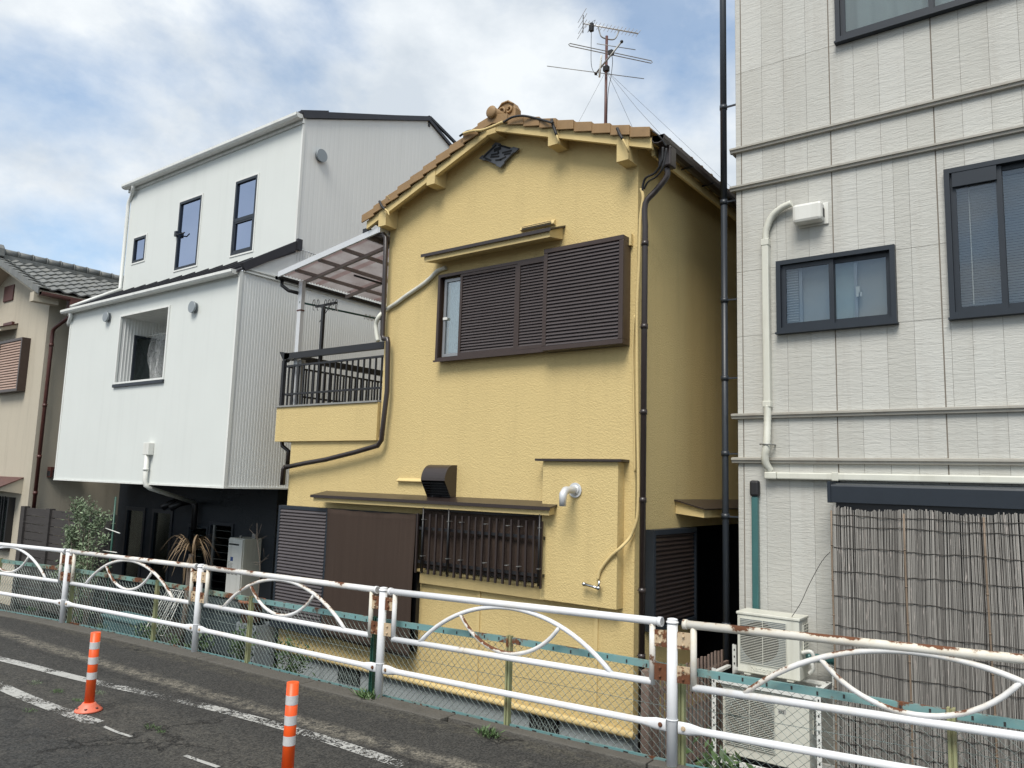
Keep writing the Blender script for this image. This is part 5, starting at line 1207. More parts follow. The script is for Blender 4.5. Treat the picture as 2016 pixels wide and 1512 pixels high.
# ================================================================== GUARD RAIL
PX = [(-14.35, 4.66, -2.13), (-11.40, 5.03, -2.10), (-8.41, 5.2, -2.06), (-5.36, 5.2, -2.01), (-2.44, 5.2, -1.925), (0.60, 5.42, -1.85)]
GR = thing('guard_rail', (-5.36, 5.2, -2.01), 'white tubular guard rail with arched panels, paint rusting in places', 'guard rail')
po = G(); po.tube([(0, 0, -0.02), (0, 0, 1.0)], 0.037, 16); po.ball((0, 0, 1.0), 0.039, 16, 6, (1, 1, 0.25)); po.tube([(0, 0, 0.975), (0, 0, 0.985)], 0.0435, 16); po.tube([(0, 0, 0.32), (0, 0, 0.325)], 0.0425, 16)
pm_ = mesh_of(po, 'post', 'rail_paint')
for i, p in enumerate(PX):
    inst('post', pm_, p, GR)
def rail_section(P, Q, worn):
    P, Q = Vector(P), Vector(Q); d = (Q-P); Ln = d.length; d.normalize(); nrm = Vector((-d.y, d.x, 0)).normalized()
    mp_ = 'rail_paint_rusty' if P.x > -3 else 'rail_paint_worn' if worn else 'rail_paint'
    def at(s, h, out=0.0): return P+d*s+Vector((0, 0, h))+nrm*out
    e = 0.155; a, b = e, Ln-e; H1, H2, H3 = 0.975, 0.555, 0.275
    def prt(name, pts, r, m=mp_, n=12):
        g = G(); g.tube(pts, r, n); return part(name, g, m, GR)
    g = G(); g.tube([at(a-0.075, H1), at(b+0.075, H1)], 0.0285, 14)
    for s in (a-0.075, b+0.045): g.tube([at(s, H1), at(s+0.03, H1)], 0.0345, 14)
    part('top_rail', g, mp_, GR)
    prt('middle_rail', [at(a, H2), at(b, H2)], 0.0255, 'rail_paint')
    g = G()
    for s, f in ((0.055, 1), (Ln-0.055, -1)):
        pts = [at(s, H3), at(s+f*0.05, H3), at(s+f*0.16, H3)]
    # lower rail with pressed flat ends
    n = 12; vs = []; fs = []
    st = [(0.045, 0.042, 0.010), (0.12, 0.042, 0.012), (0.22, 0.0255, 0.0255), (Ln-0.22, 0.0255, 0.0255), (Ln-0.12, 0.042, 0.012), (Ln-0.045, 0.042, 0.010)]
    for s, rz_, ry_ in st:
        for k in range(n):
            an = 2*math.pi*k/n; vs.append(at(s, H3+rz_*math.sin(an))+nrm*(ry_*math.cos(an)))
    for i in range(len(st)-1):
        for k in range(n): x, y = i*n+k, i*n+(k+1) % n; fs.append((x, y, y+n, x+n))
    g.add(vs, fs, True); g.add(vs[:n], [tuple(range(n-1, -1, -1))]); g.add(vs[-n:], [tuple(range(n))]); part('lower_rail', g, 'rail_paint', GR)
    g = G()
    for s in (0.085, Ln-0.085):
        c = at(s, H3); g.tube([c-nrm*0.012, c-nrm*0.024], 0.011, 6); g.tube([c+nrm*0.012, c+nrm*0.02], 0.011, 6); g.tube([c-nrm*0.011, c-nrm*0.014], 0.017, 10)
    part('bolt', g, 'rail_bracket', GR)
    for s in (a, b): prt('end_upright', [at(s, H2-0.02), at(s, H1-0.01)], 0.0225, 'rail_paint_rusty' if worn else 'rail_paint_worn')
    for s in (a, b):
        t = 0.040 if s == a else Ln-0.040; f = 0.022 if s == a else -0.022
        for h in (H1-0.17, H2+0.02):
            g = G(); p0, p1 = at(t, h), at(s-f, h)
            for hh in (0,): g.add([q+nrm*o+Vector((0, 0, z)) for z in (0, 0.115) for q in (p0, p1) for o in (-0.012, -0.004)], [(0, 2, 3, 1), (4, 5, 7, 6), (0, 4, 6, 2), (1, 3, 7, 5), (0, 1, 5, 4), (2, 6, 7, 3)])
            for z in (0.028, 0.087):
                c = (p0+p1)/2+Vector((0, 0, z)); g.tube([c-nrm*0.012, c-nrm*0.022], 0.009, 6); g.ball(c-nrm*0.024, 0.008, 6, 4)
            part('bracket', g, 'rail_bracket', GR)
    mid = Ln/2; hw = (b-a)*0.377; R = (hw*hw+0.395**2)/(2*0.395); zc = H2+0.395-R
    A = []
    for i in range(29):
        x = -hw+2*hw*i/28; A.append(at(mid+x, zc+math.sqrt(R*R-x*x)))
    prt('arch_tube', A, 0.0185, 'rail_paint_worn' if worn else 'rail_paint', 10)
    hb = hw*0.52; zt = zc+math.sqrt(R*R-hb*hb)-H2-0.035; R2 = (hb*hb+zt*zt)/(2*zt); zc2 = H2+0.035+R2; B = []
    for i in range(21):
        a_ = -math.asin(min(1, hb/R2))+2*math.asin(min(1, hb/R2))*i/20; B.append(at(mid+R2*math.sin(a_), zc2-R2*math.cos(a_)))
    prt('bowl_tube', B, 0.0165, 'rail_paint_worn', 10)
for i in range(len(PX)-1): rail_section(PX[i], PX[i+1], i in (1, 2, 4))

# ================================================================== GREEN MESH FENCE
def fence_y(x): return rail_y(x)+0.11
def fh(x): return interp(x, [-14, -9, -7, -4, -2, -0.4, 3], [0.775, 0.75, 0.72, 0.725, 0.685, 0.64, 0.62])
FH = 0.74
MF = thing('mesh_fence', (-5.5, fence_y(-5.5), gz(-5.5)), 'green steel framed chain link fence standing behind the white guard rail', 'fence')
fp = [-16.0, -15.0, -13.3, -11.43, -9.42, -7.54, -5.57, -3.955, -2.415, -0.75, 0.9, 2.5]
def fb(x): return gz(x)-0.035
for i, x in enumerate(fp):
    y = fence_y(x); z = fb(x); g = G()
    q_ = fh(x); g.box(x-0.022, x-0.006, y-0.022, y+0.02, z-0.02, z+q_+0.02); g.box(x+0.006, x+0.022, y-0.022, y+0.02, z-0.02, z+q_+0.02); g.box(x-0.006, x+0.006, y-0.008, y+0.02, z-0.02, z+q_+0.01)
    part('post', g, 'olive_post' if i != 6 else 'dark_green_pole', MF)
for i in range(len(fp)-1):
    a, b = fp[i]+0.03, fp[i+1]-0.03; pa = Vector((a, fence_y(a), fb(a)+fh(a)-0.02)); pb_ = Vector((b, fence_y(b), fb(b)+fh(b)-0.02))
    g = G(); g.beam(pa, pb_, 0.016, 0.046); g.beam(pa+Vector((0, 0.008, 0.0235)), pb_+Vector((0, 0.008, 0.0235)), 0.03, 0.005); t_ = part('top_channel', g, 'teal_paint_rusty' if a < -8.5 else 'teal_paint', MF)
    g = G(); n = int((b-a)/0.15)
    for k in range(n):
        q_ = pa.lerp(pb_, (k+0.5)/n)+Vector((0, -0.009, random.uniform(-.008, .008))); g.box(q_.x-0.006, q_.x+0.006, q_.y-0.0015, q_.y+0.002, q_.z-0.013, q_.z+0.011)
    split_part('slot_hole', g, 'print_dark', t_)
    pa = Vector((a, fence_y(a), fb(a)+0.03)); pb_ = Vector((b, fence_y(b), fb(b)+0.03))
    g = G(); g.beam(pa, pb_, 0.014, 0.036); t_ = part('bottom_channel', g, 'teal_bottom', MF)
    g = G()
    for k in range(n):
        q_ = pa.lerp(pb_, (k+0.5)/n)+Vector((0, -0.008, 0)); w = random.uniform(0.008, 0.02); g.box(q_.x-w, q_.x+w, q_.y-0.0015, q_.y+0.002, q_.z-0.012, q_.z+0.012)
    split_part('slot_hole', g, 'print_dark', t_)
# woven wire: interlocked zigzag strands
def strand_mesh():
    cw, ch = 0.034, 0.068; V = []; F = []; r = 0.0021
    rowsn = int((FH-0.04)/ch*2)
    x = -16.0; si = 0
    while x < 2.5:
        si += 1
        pts = []
        for k in range(rowsn+1):
            xx = x+(cw*0.5 if (k+si) % 2 else -cw*0.5)*1.06
            z = fb(xx)+0.035+k/rowsn*(fh(xx)-0.075); pts.append((xx, fence_y(xx)+0.012+(0.003 if k % 2 else -0.003), z))
        x += cw
        o = len(V)
        for p in pts:
            V += [(p[0]-r, p[1]+r, p[2]), (p[0]+r, p[1]+r, p[2]), (p[0], p[1]-r, p[2])]
        for k in range(rowsn):
            for j in range(3): a = o+k*3+j; b = o+k*3+(j+1) % 3; F.append((a, b, b+3, a+3))
    return V, F
V, F = strand_mesh(); g = G(); g.v = V; g.f = F; g.s = [False]*len(F)
part('wire_mesh', g, 'wire_steel', MF, kind='stuff')
g = G()
for z in (0.42,):
    for i in range(len(fp)-1): g.tube([(fp[i], fence_y(fp[i])+0.02, fb(fp[i])+z), (fp[i+1], fence_y(fp[i+1])+0.02, fb(fp[i+1])+z-0.02)], 0.002, 4)
part('tension_wire', g, 'wire_steel', MF)

# ================================================================== ORANGE LANE POSTS
def delineator(x, y, label, h=0.65, basecol='orange_base', tilt=0.0):
    z = gz(x); t = thing('lane_post', (x, y, z), label, 'traffic post', 'orange traffic posts along the road edge')
    g = G(); g.tube([(0+x, y, z+0.05), (x, y, z+h)], 0.039, 24); g.tube([(x, y, z+0.04), (x, y, z+0.075)], [0.052, 0.041], 24)
    n = 24
    pst = part('pole', g, 'orange_plastic', t)
    for k, zz in enumerate((0.455, 0.335, 0.215)):
        zz = h-(0.075+k*0.125)-0.06; g = G(); g.tube([(x, y, z+zz), (x, y, z+zz+0.058)], 0.0402, 24, cap=False); part('reflective_band', g, 'reflective_tape', t)
    g = G(); g.tube([(x, y, z+0.006), (x, y, z+0.018), (x, y, z+0.055), (x, y, z+0.072)], [0.110, 0.105, 0.060, 0.050], 28); bs_ = part('base', g, basecol, t)
    g = G()
    for k in range(6):
        a = 2*math.pi*k/6+0.35; cx, cy = x+0.084*math.cos(a), y+0.084*math.sin(a); g.tube([(cx, cy, z+0.030), (cx, cy, z+0.040)], 0.0115, 10)
    split_part('bolt_hole', g, 'rust_brown_pipe', bs_)
    return t
a = at_g(174, 1400); delineator(a.x, a.y, 'orange traffic post with white bands on a salmon base, farther left one')
b = at_z(577, 1341, gz(-4.0)+0.65); delineator(b.x, b.y, 'orange traffic post with white bands nearest the camera, cut by the frame', basecol='orange_plastic')

# ================================================================== AIR CONDITIONERS on a steel rack
def ac_unit(x0, x1, y0, y1, z0, z1, label, fanx, panel, logo=None, tag=None):
    t = thing('outdoor_unit', ((x0+x1)/2, y0, z0), label, 'air conditioner', 'air conditioner units beside the reed screen')
    g = G(); g.box(x0, x1, y0, y1, z0, z1-0.012); part('casing', g, 'cream_plastic', t, bevel=0.008)
    g = G(); g.box(x0-0.008, x1+0.008, y0-0.010, y1+0.004, z1-0.0118, z1+0.014); part('top_cover', g, 'cream_plastic', t, bevel=0.006)
    gx0, gx1, g0, g1 = x0+0.03, x0+(x1-x0)*panel, z0+0.095, z1-0.045
    g = G(); g.box(gx0, gx1, y0-0.002, y0-0.0005, g0, g1); part('fan_opening', g, 'vent_gray', t)
    cx, cz_, r = gx0+(gx1-gx0)*fanx, (g0+g1)/2, (g1-g0)*0.46
    g = G(); g.tube([(cx, y0-0.0045, cz_), (cx, y0-0.0025, cz_)], r, 28)
    part('fan_ring', g, 'dark_interior', t)
    g = G()
    for k in range(3):
        a0 = k*2.094
        g.add([(cx+0.03*math.cos(a0), y0-0.006, cz_+0.03*math.sin(a0)), (cx+r*0.9*math.cos(a0-0.1), y0-0.006, cz_+r*0.9*math.sin(a0-0.1)), (cx+r*0.95*math.cos(a0+0.9), y0-0.0055, cz_+r*0.95*math.sin(a0+0.9)), (cx+0.05*math.cos(a0+1.2), y0-0.0055, cz_+0.05*math.sin(a0+1.2))], [(0, 1, 2, 3)])
    part('fan_blade', g, 'black_rubber', t)
    g = G(); n = int((g1-g0)/0.0145)
    for k in range(n+1): z = g0+(g1-g0)*k/n; g.box(gx0, gx1, y0-0.014, y0-0.008, z-0.0019, z+0.0019)
    for k in range(3): x = gx0+(gx1-gx0)*k/2; g.box(x-0.002, x+0.002, y0-0.0145, y0-0.0075, g0, g1)
    part('fan_grille', g, 'cream_plastic', t, kind='stuff')
    g = G()
    for k in range(9): z = z1-0.06-k*0.028; g.box(x1+0.001, x1+0.010, y0+0.10, y1-0.02, z, z+0.006)
    for k in range(4): y = y0+0.10+k*(y1-y0-0.12)/3; g.box(x1+0.001, x1+0.011, y-0.003, y+0.003, z1-0.30, z1-0.05)
    part('side_grille', g, 'cream_plastic', t)
    g = G(); g.box(x1+0.0005, x1+0.0015, y0+0.10, y1-0.02, z1-0.30, z1-0.05); part('side_opening', g, 'dark_interior', t)
    g = G(); g.box(x0+0.06, x0+0.12, y0+0.01, y1+0.03, z0-0.02, z0-0.0005); g.box(x1-0.12, x1-0.06, y0+0.01, y1+0.03, z0-0.02, z0-0.0005); part('foot', g, 'cream_plastic', t)
    if logo: text_part(logo, 0.062, ((x0+x1)/2-0.16, y0-0.0035, z0+0.028), 'cream_plastic', t, 'raised_lettering', 0.002)
    if tag:
        g = G(); g.box(gx1+0.03, gx1+0.10, y0-0.0015, y0-0.0005, z1-0.155, z1-0.115); part('model_label', g, 'label_gray', t); text_part(tag, 0.032, (gx1+0.036, y0-0.003, z1-0.148), 'print_dark', t, 'printed_number', 0.0004)
    return t
ua_ = ac_unit(-2.775, -2.20, 7.33, 7.60, -1.69, -1.155, 'small cream outdoor air conditioner unit on top of the white steel rack', 0.42, 0.80, 'National')
ub_ = ac_unit(-2.86, -2.08, 7.17, 7.46, -2.40, -1.80, 'large cream outdoor air conditioner unit low behind the mesh fence', 0.52, 0.62, None, '432')
RK = thing('steel_rack', (-2.4, 7.3, -2.6), 'white perforated steel rack holding two air conditioner units', 'rack')
for x in (-2.93, -1.99):
    for y in (7.14, 7.66):
        if x < -2.5 and y > 7.5: zt = -1.52
        elif y > 7.5: zt = -1.50
        else: zt = -1.66
        g = G(); g.box(x-0.020, x+0.020, y-0.004, y, -2.6, zt); g.box(x-0.020, x-0.016, y, y+0.03, -2.6, zt); lg_ = part('upright', g, 'white_trim', RK)
        g = G()
        k = 0
        while zt-0.05-k*0.065 > -2.58: z = zt-0.05-k*0.065; g.box(x-0.006, x+0.007, y-0.0052, y-0.004, z-0.010, z+0.010); k += 1
        split_part('slot_hole', g, 'print_dark', lg_)
for z in (-1.76, -2.46):
    g = G(); g.box(-2.91, -2.01, 7.136, 7.166 if z < -2 else 7.16, z-0.02, z+0.02); g.box(-2.93, -1.99, 7.62, 7.655, z-0.02, z+0.02); part('crossbar', g, 'white_trim', RK)
for x in (-2.97, -2.02):
    g = G(); g.box(x-0.02, x+0.02, 7.166, 7.62, -1.735, -1.712); part('side_bar', g, 'white_trim', RK)
g = G(); g.box(-2.9, -2.02, 7.22, 7.26, -1.735, -1.712); g.box(-2.9, -2.02, 7.55, 7.59, -1.735, -1.712); part('shelf_bar', g, 'white_trim', RK)
# refrigerant pipes: dark teal bend by the upper unit
g = G(); g.tube(smooth_path([(-2.19, 7.50, -1.50), (-2.05, 7.62, -1.52), (-1.97, 7.70, -1.56), (-1.95, 7.72, -1.7), (-1.95, 7.72, -2.6)], 6), 0.038, 10)
rp = solid('insulated_pipe', g, 'teal_duct', 'dark teal insulated pipe bending down behind the upper air conditioner', 'pipe', base=(-1.95, 7.72, -2.6))
g = G(); g.tube(smooth_path([(-2.20, 7.40, -1.45), (-2.12, 7.40, -1.43), (-2.10, 7.42, -1.50), (-2.14, 7.44, -1.56)], 5), 0.018, 8); g.tube(smooth_path([(-2.20, 7.40, -1.54), (-2.13, 7.40, -1.52), (-2.11, 7.42, -1.58), (-2.15, 7.44, -1.63)], 5), 0.018, 8); part('valve_bend', g, 'white_plastic', ua_)
# balcony unit
t = thing('outdoor_unit', (-7.9, 8.6, 0.56), 'pale outdoor air conditioner unit standing on the yellow balcony behind the bars', 'air conditioner')
g = G(); g.box(-7.95, -7.30, 7.9, 8.2, 0.60, 1.55); part('casing', g, 'cream_plastic', t, bevel=0.01)
g = G(); g.box(-7.96, -7.29, 7.89, 8.21, 1.5505, 1.57); part('top_cover', g, 'cream_plastic', t)
g = G(); g.box(-7.90, -7.5, 7.895, 7.899, 0.68, 1.48); part('fan_grille', g, 'vent_slate', t)
g = G(); g.box(-7.9, -7.84, 7.9, 8.2, 0.561, 0.5995); g.box(-7.4, -7.34, 7.9, 8.2, 0.561, 0.5995); part('foot', g, 'cream_plastic', t)

# ================================================================== REED SCREEN
RS = thing('reed_screen', (-0.9, 7.4, -2.6), 'tall gray reed screen tied with dark wire leaning over the shuttered window', 'reed screen')
V = []; F = []; rnd = random.Random(3)
x = -1.905; n = 5
while x < 1.2:
    r = rnd.uniform(0.0036, 0.0060); zt = -0.135+rnd.uniform(-.012, .012)+0.012*math.sin(x*9); lean = rnd.gauss(0, 0.0035); dy = rnd.uniform(-.002, .002)
    o = len(V); P = []
    for t in (0, 0.33, 0.66, 1.0): P.append((x+lean*(t-0.5)*2+0.004*math.sin(t*7+x*5)-0.02*(1-t)*(0.0), 7.40+dy-0.10*(1-t)+0.002*math.sin(x*11+t*5), -2.60+(zt+2.60)*t))
    for p in P:
        for k in range(n): a = 2*math.pi*k/n+0.3; V.append((p[0]+r*math.cos(a), p[1]+r*math.sin(a), p[2]))
    for i in range(3):
        for k in range(n): a, b = o+i*n+k, o+i*n+(k+1) % n; F.append((a, b, b+n, a+n))
    F.append(tuple(o+3*n+k for k in range(n)))
    x += r*1.95+rnd.uniform(0.0, 0.0014)
g = G(); g.v = V; g.f = F; g.s = [False]*len(F); part('reeds', g, 'reed', RS, kind='stuff')
g = G(); g.box(-1.89, 1.2, 7.425, 7.43, -2.6, -0.20); part('shade_backing', g, 'dark_interior', RS)  # dark sheet, its colour standing in for shade behind the reeds
for x, l in ((-1.905, 0), (-1.31, 0), (-0.72, 0), (-0.12, 0), (0.5, 0)):
    g = G(); P = [(x+0.01*math.sin(t*5), 7.388-0.10*(1-t), -2.6+2.44*t) for t in [k/8 for k in range(9)]]; g.tube(P, 0.008, 8)
    for k in range(1, 8): p = P[k]; g.tube([(p[0], p[1], p[2]-0.006), (p[0], p[1], p[2]+0.006)], 0.0105, 8)
    part('bamboo_pole', g, 'bamboo', RS)
for k, z in enumerate([-0.20, -0.29, -0.48, -0.69, -0.91, -1.16, -1.30, -1.52, -1.72, -1.92, -2.12, -2.32]):
    g = G(); tt = (z+2.6)/2.45
    g.tube([(-1.92+3.1*i/60, 7.388-0.10*(1-tt)+0.006*math.sin(i*2.1), z+0.006*math.sin(i*0.5+k*1.7)+0.003*math.sin(i*2.3+k)) for i in range(61)], 0.0032, 5); part('binding_wire', g, 'wire_dark', RS)
w = G(); w.tube(smooth_path([(-1.93, 7.38, -0.53), (-2.0, 7.36, -0.62), (-2.10, 7.33, -0.82), (-2.18, 7.32, -1.0), (-2.26, 7.32, -1.13)], 6), 0.003, 5)
solid('loose_tie_wire', w, 'wire_dark', 'thin dark wire running from the reed screen down to the upper air conditioner', 'wire', base=(-2.1, 7.33, -0.8))

# ================================================================== ALLEY: low wooden picket fence
PF = thing('picket_fence', (-3.0, 6.9, -2.6), 'low weathered red brown picket fence along the narrow alley', 'fence')
g = G(); g.prism([(0, -0.014, -0.5), (0, 0.014, -0.5), (0, 0.014, 0.53), (0, -0.014, 0.53)], (0.014, 0, 0)); me = mesh_of(g, 'picket', 'wood_slat_red')
for k in range(18): y = 6.15+k*0.082; inst('picket', me, (-3.02, y, -2.09+random.uniform(-.008, .008)), PF)
for z in (-1.72, -2.4): g = G(); g.box(-3.05, -3.022, 6.1, 7.75, z-0.02, z+0.02); part('rail', g, 'wood_slat_red', PF)
for y in (5.98, 6.08): g = G(); g.box(-3.07, -3.0, y-0.03, y+0.03, -2.6, -1.5+0.06*(y > 6)); part('post', g, 'wood_slat_red', PF)

# ================================================================== ANTENNA
AY, AXX = 8.42, -4.94
AN = thing('tv_antenna', (AXX, AY, 3.9), 'roof television antenna mast with yagi elements and guy wires', 'antenna')
g = G(); g.tube([(AXX, AY, 3.85), (AXX, AY, 6.02)], 0.019, 10); part('mast', g, 'rust_brown_pipe', AN)
def rod(name, a, b, r, m='aluminium', par=None, n=6): g = G(); g.tube([a, b], r, n); return part(name, g, m, par or AN)
A, B = at_z(1148, 46, 6.15), at_z(1256.5, 66, 6.15); d = (B-A).normalized(); s = Vector((-d.y, d.x, 0))
bm = rod('uhf_boom', A, B, 0.010)
for k in range(15):
    if k == 1: continue
    c = A+(B-A)*(0.08+0.92*k/14); g = G(); g.tube([c-s*0.085, c+s*0.085], 0.0035, 5); part('element', g, 'aluminium', bm)
for zz in (-0.13, -0.05, 0.04, 0.11):
    c = A+Vector((0, 0, zz))-d*(abs(zz)*0.15); rod('reflector_rod', c-s*0.17, c+s*0.17, 0.004, 'aluminium', bm)
g = G(); g.tube([A+Vector((0, 0, -0.14)), A, A+Vector((0, 0, 0.12))], 0.006, 6); part('reflector_bracket', g, 'black_metal', bm)
c = A+(B-A)*0.15; g = G(); g.box(c.x-0.025, c.x+0.025, c.y-0.025, c.y+0.025, c.z-0.09, c.z+0.02)
part('dipole_box', g, 'black_rubber', bm)
g = G(); g.tube([c-s*0.15+Vector((0, 0, -.02)), c-s*0.03+Vector((0, 0, .03)), c-s*0.03-Vector((0, 0, .04)), c-s*0.15-Vector((0, 0, .02))], 0.003, 5); g.tube([c+s*0.15+Vector((0, 0, -.02)), c+s*0.03+Vector((0, 0, .03)), c+s*0.03-Vector((0, 0, .04)), c+s*0.15-Vector((0, 0, .02))], 0.003, 5); part('bow_dipole', g, 'steel_gray', bm)
m0, m1 = A+(B-A)*0.27, A+(B-A)*0.63; top = Vector((AXX, AY, 5.99))
g = G(); g.tube(smooth_path([m0, m0+Vector((0, 0, -.08))+d*0.02, top-d*0.06+Vector((0, 0, 0.0)), top+d*0.10, m1-Vector((0, 0, .05)), m1], 6), 0.009, 8); part('cradle', g, 'steel_gray', bm)
A2, B2 = at_z(1122, 88, 5.70), at_z(1282, 122, 5.70); d2 = (B2-A2).normalized(); s2_ = Vector((-d2.y, d2.x, 0))
hub = Vector((AXX, AY, 5.55)); 
g = G(); o = s2_*0.02
up = Vector((0, 0, 0.018)); dpts = [A2+up, B2+up, B2+d2*0.02, B2-up, A2-up, A2-d2*0.02, A2+up]; g.tube(dpts, 0.006, 6, cap=False); fd_ = part('folded_dipole', g, 'steel_gray', AN)
cmid = (A2+B2)/2; b0 = at_z(1173, 145, 5.45); b1 = at_z(1224, 82, 5.70+0.10)
rod('vhf_boom', b0, b1, 0.012, 'steel_gray'); 
rod('director', at_z(1175, 86, 5.78), at_z(1251, 98, 5.78), 0.005, 'steel_gray'); rod('reflector', at_z(1077, 130, 5.45), at_z(1268, 155, 5.45), 0.005, 'steel_gray')
g = G(); g.box(hub.x-0.035, hub.x+0.035, hub.y-0.03, hub.y+0.03, hub.z-0.035, hub.z+0.035); cc_ = (at_z(1203, 104, 5.7)); g.box(cc_.x-0.03, cc_.x+0.03, cc_.y-0.03, cc_.y+0.03, cc_.z-0.03, cc_.z+0.03); g.ball(b1, 0.022); g.ball(b0, 0.022); part('clamp_box', g, 'black_rubber', AN)
i0 = at_y(1184, 109, 8.3); i1 = at_y(1180, 152, 8.3); rod('booster', i0, i1, 0.013, 'white_plastic')
g = G(); g.tube(smooth_path([c, c+Vector((0, 0, -.3)), at_y(1164, 125, 8.35), at_y(1168, 140, 8.35), at_y(1176, 149, 8.35)], 5), 0.004, 5); g.tube(smooth_path([cc_, at_y(1206, 120, 8.4), at_y(1203, 150, 8.4), at_y(1196, 200, 8.4), (AXX+0.03, AY, 3.95)], 5), 0.004, 5); part('coax_cable', g, 'black_rubber', AN)
gp = hub+Vector((0, 0, -0.02))
for e_ in ((-6.25, 8.42, 3.65), (-5.3, 12.0, 4.0), (-3.25, 12.2, 3.5), (-3.3, 7.1, 3.48)):
    e_ = Vector(e_); md = (gp+e_)/2+Vector((0, 0, -0.03)); g = G(); g.tube([gp, md, e_], 0.0022, 4); part('guy_wire', g, 'wire_dark', AN)

# ================================================================== LAUNDRY GEAR on the balcony
lp = solid('laundry_pole', G().tube([(-9.15, 6.98, 2.53), (-8.95, 8.6, 2.53)], 0.015, 8).tube([(-9.15, 6.98, 2.53), (-9.16, 6.9, 2.53)], 0.018, 8), 'dark_green_pole', 'dark green laundry pole spanning the balcony below the clear canopy', 'laundry pole', base=(-9.05, 7.8, 2.53))
lp2 = solid('laundry_pole', G().tube([at_y(697, 542, 7.4), at_y(757, 560, 7.9)], 0.016, 8), 'black_metal', 'short dark laundry pole slung high right under the canopy sheet', 'laundry pole', base=tuple(at_y(720, 550, 7.6)))
LS = thing('laundry_stand', (-8.67, 6.95, 0.56), 'black laundry stand post with a slanted hook arm on the balcony', 'laundry stand')
g = G(); g.box(-8.69, -8.645, 6.93, 6.97, 0.56, 2.42); part('post', g, 'black_metal', LS)
g = G(); a_, b_ = at_y(622, 604, 6.95), at_y(662, 596, 6.95); g.beam(a_, b_, 0.03, 0.03); g.beam(at_y(629, 634, 6.95), at_y(652, 599, 6.95), 0.008, 0.008); arm = part('arm', g, 'black_metal', LS)
g = G()
for u in (618, 626, 641, 648, 655, 662):
    cpt = at_y(u, 598, 6.93); g.tube([cpt+Vector((0.03*math.cos(t)*1.0*0.8, 0, 0.05*math.sin(t)+0.01)) for t in [rad(x) for x in range(-60, 241, 30)]]+[cpt+Vector((-0.012, 0, -0.08)), cpt+Vector((0.012, 0, -0.10))], 0.005, 5)
part('hook', g, 'black_metal', arm)
hooks = [(685, 521, 576), (724, 507, 548)]
for i, (u, v0, v1) in enumerate(hooks):
    g = G(); g.tube([at_y(u, v0, 7.9), at_y(u, v1-4, 7.9), at_y(u+4, v1, 7.9), at_y(u+6, v1-5, 7.9)], 0.007, 6)
    solid('canopy_hook', g, 'steel_gray', ['metal drop hook hanging under the canopy, left one', 'metal drop hook hanging under the canopy, right one'][i], 'hook', 'drop hooks under the canopy', base=tuple(at_y(u, v0, 7.9)))
pegs = [(662, 610, 'next to the hook arm'), (720, 625, 'leftmost of the three at the right end'), (728, 627, 'middle of the three at the right end'), (735, 629, 'rightmost of the three at the right end')]
for u, v, w_ in pegs:
    c_ = at_x(u, v, -9.05); g = G(); g.beam(c_+Vector((-.01, -.02, -.03)), c_+Vector((.01, .01, .06)), 0.006, 0.012); g.beam(c_+Vector((.01, .03, -.03)), c_+Vector((-.01, -.005, .06)), 0.006, 0.012)
    solid('clothes_peg', g, 'white_plastic', 'clothes peg on the green laundry pole, '+w_, 'clothes peg', 'pegs on the laundry pole', base=tuple(c_))

# ================================================================== PLANTS AND YARD CLUTTER
def leafy(name, base, label, cat, m, stems, leaves, ext, lsz, seed, trunk_r=0.012, droop=0.0, group=None, mt='bark', jit=0.05):
    rnd = random.Random(seed); t = thing(name, base, label, cat, group); B = Vector(base); g = G(); ends = []
    for s in range(stems):
        a = rnd.uniform(0, 2*math.pi); rr = rnd.uniform(0.25, 1)**0.6
        e = Vector((math.cos(a)*ext[0]*rr, math.sin(a)*ext[1]*rr, ext[2]*rnd.uniform(0.55, 1.0)*(1-0.25*rr*rr)))
        P = [B+Vector((0, 0, 0)), B+Vector((e.x*0.25+rnd.uniform(-jit, jit), e.y*0.25, e.z*0.45)), B+Vector((e.x*0.65+rnd.uniform(-jit, jit), e.y*0.65, e.z*0.78)), B+e-Vector((0, 0, droop*rr))]
        P = smooth_path(P, 5); g.tube(P, [trunk_r*(1-0.85*i/len(P)) for i in range(len(P))], 5); ends.append(P)
        for q_ in range(3):
            i0 = rnd.randrange(len(P)//3, len(P)-1); dv_ = Vector((rnd.gauss(0, 1), rnd.gauss(0, 1), abs(rnd.gauss(0, .9)))).normalized()*ext[0]*rnd.uniform(.2, .45)
            Q = [P[i0], P[i0]+dv_*0.5, P[i0]+dv_+Vector((0, 0, 0.03))]; Q = smooth_path(Q, 4); g.tube(Q, [trunk_r*0.4*(1-0.8*i/len(Q)) for i in range(len(Q))], 4); ends.append(Q)
    part('trunk', g, mt, t)
    g = G()
    for k in range(leaves):
        P = rnd.choice(ends); i0 = int(len(P)*rnd.uniform(0.30, 0.999)); c_ = P[min(i0, len(P)-1)]+Vector((rnd.gauss(0, lsz*0.7), rnd.gauss(0, lsz*0.7), rnd.gauss(0, lsz*0.7)))
        a = Vector((rnd.gauss(0, 1), rnd.gauss(0, 1), rnd.gauss(0.5, 0.8))).normalized(); b_ = a.cross(Vector((rnd.gauss(0, 1), rnd.gauss(0, 1), rnd.gauss(0, 1)))).normalized()
        l = lsz*rnd.uniform(0.6, 1.3); w_ = l*0.17
        g.add([c_, c_+a*l*0.5+b_*w_, c_+a*l, c_+a*l*0.5-b_*w_], [(0, 1, 2, 3)])
    part('foliage', g, m, t, kind='stuff'); return t
leafy('shrub', (-13.2, 6.02, -2.6), 'airy gray green shrub beside the dark plank fence', 'shrub', 'leaf_gray_green', 17, 6500, (0.58, 0.26, 2.38), 0.060, 11, 0.018)
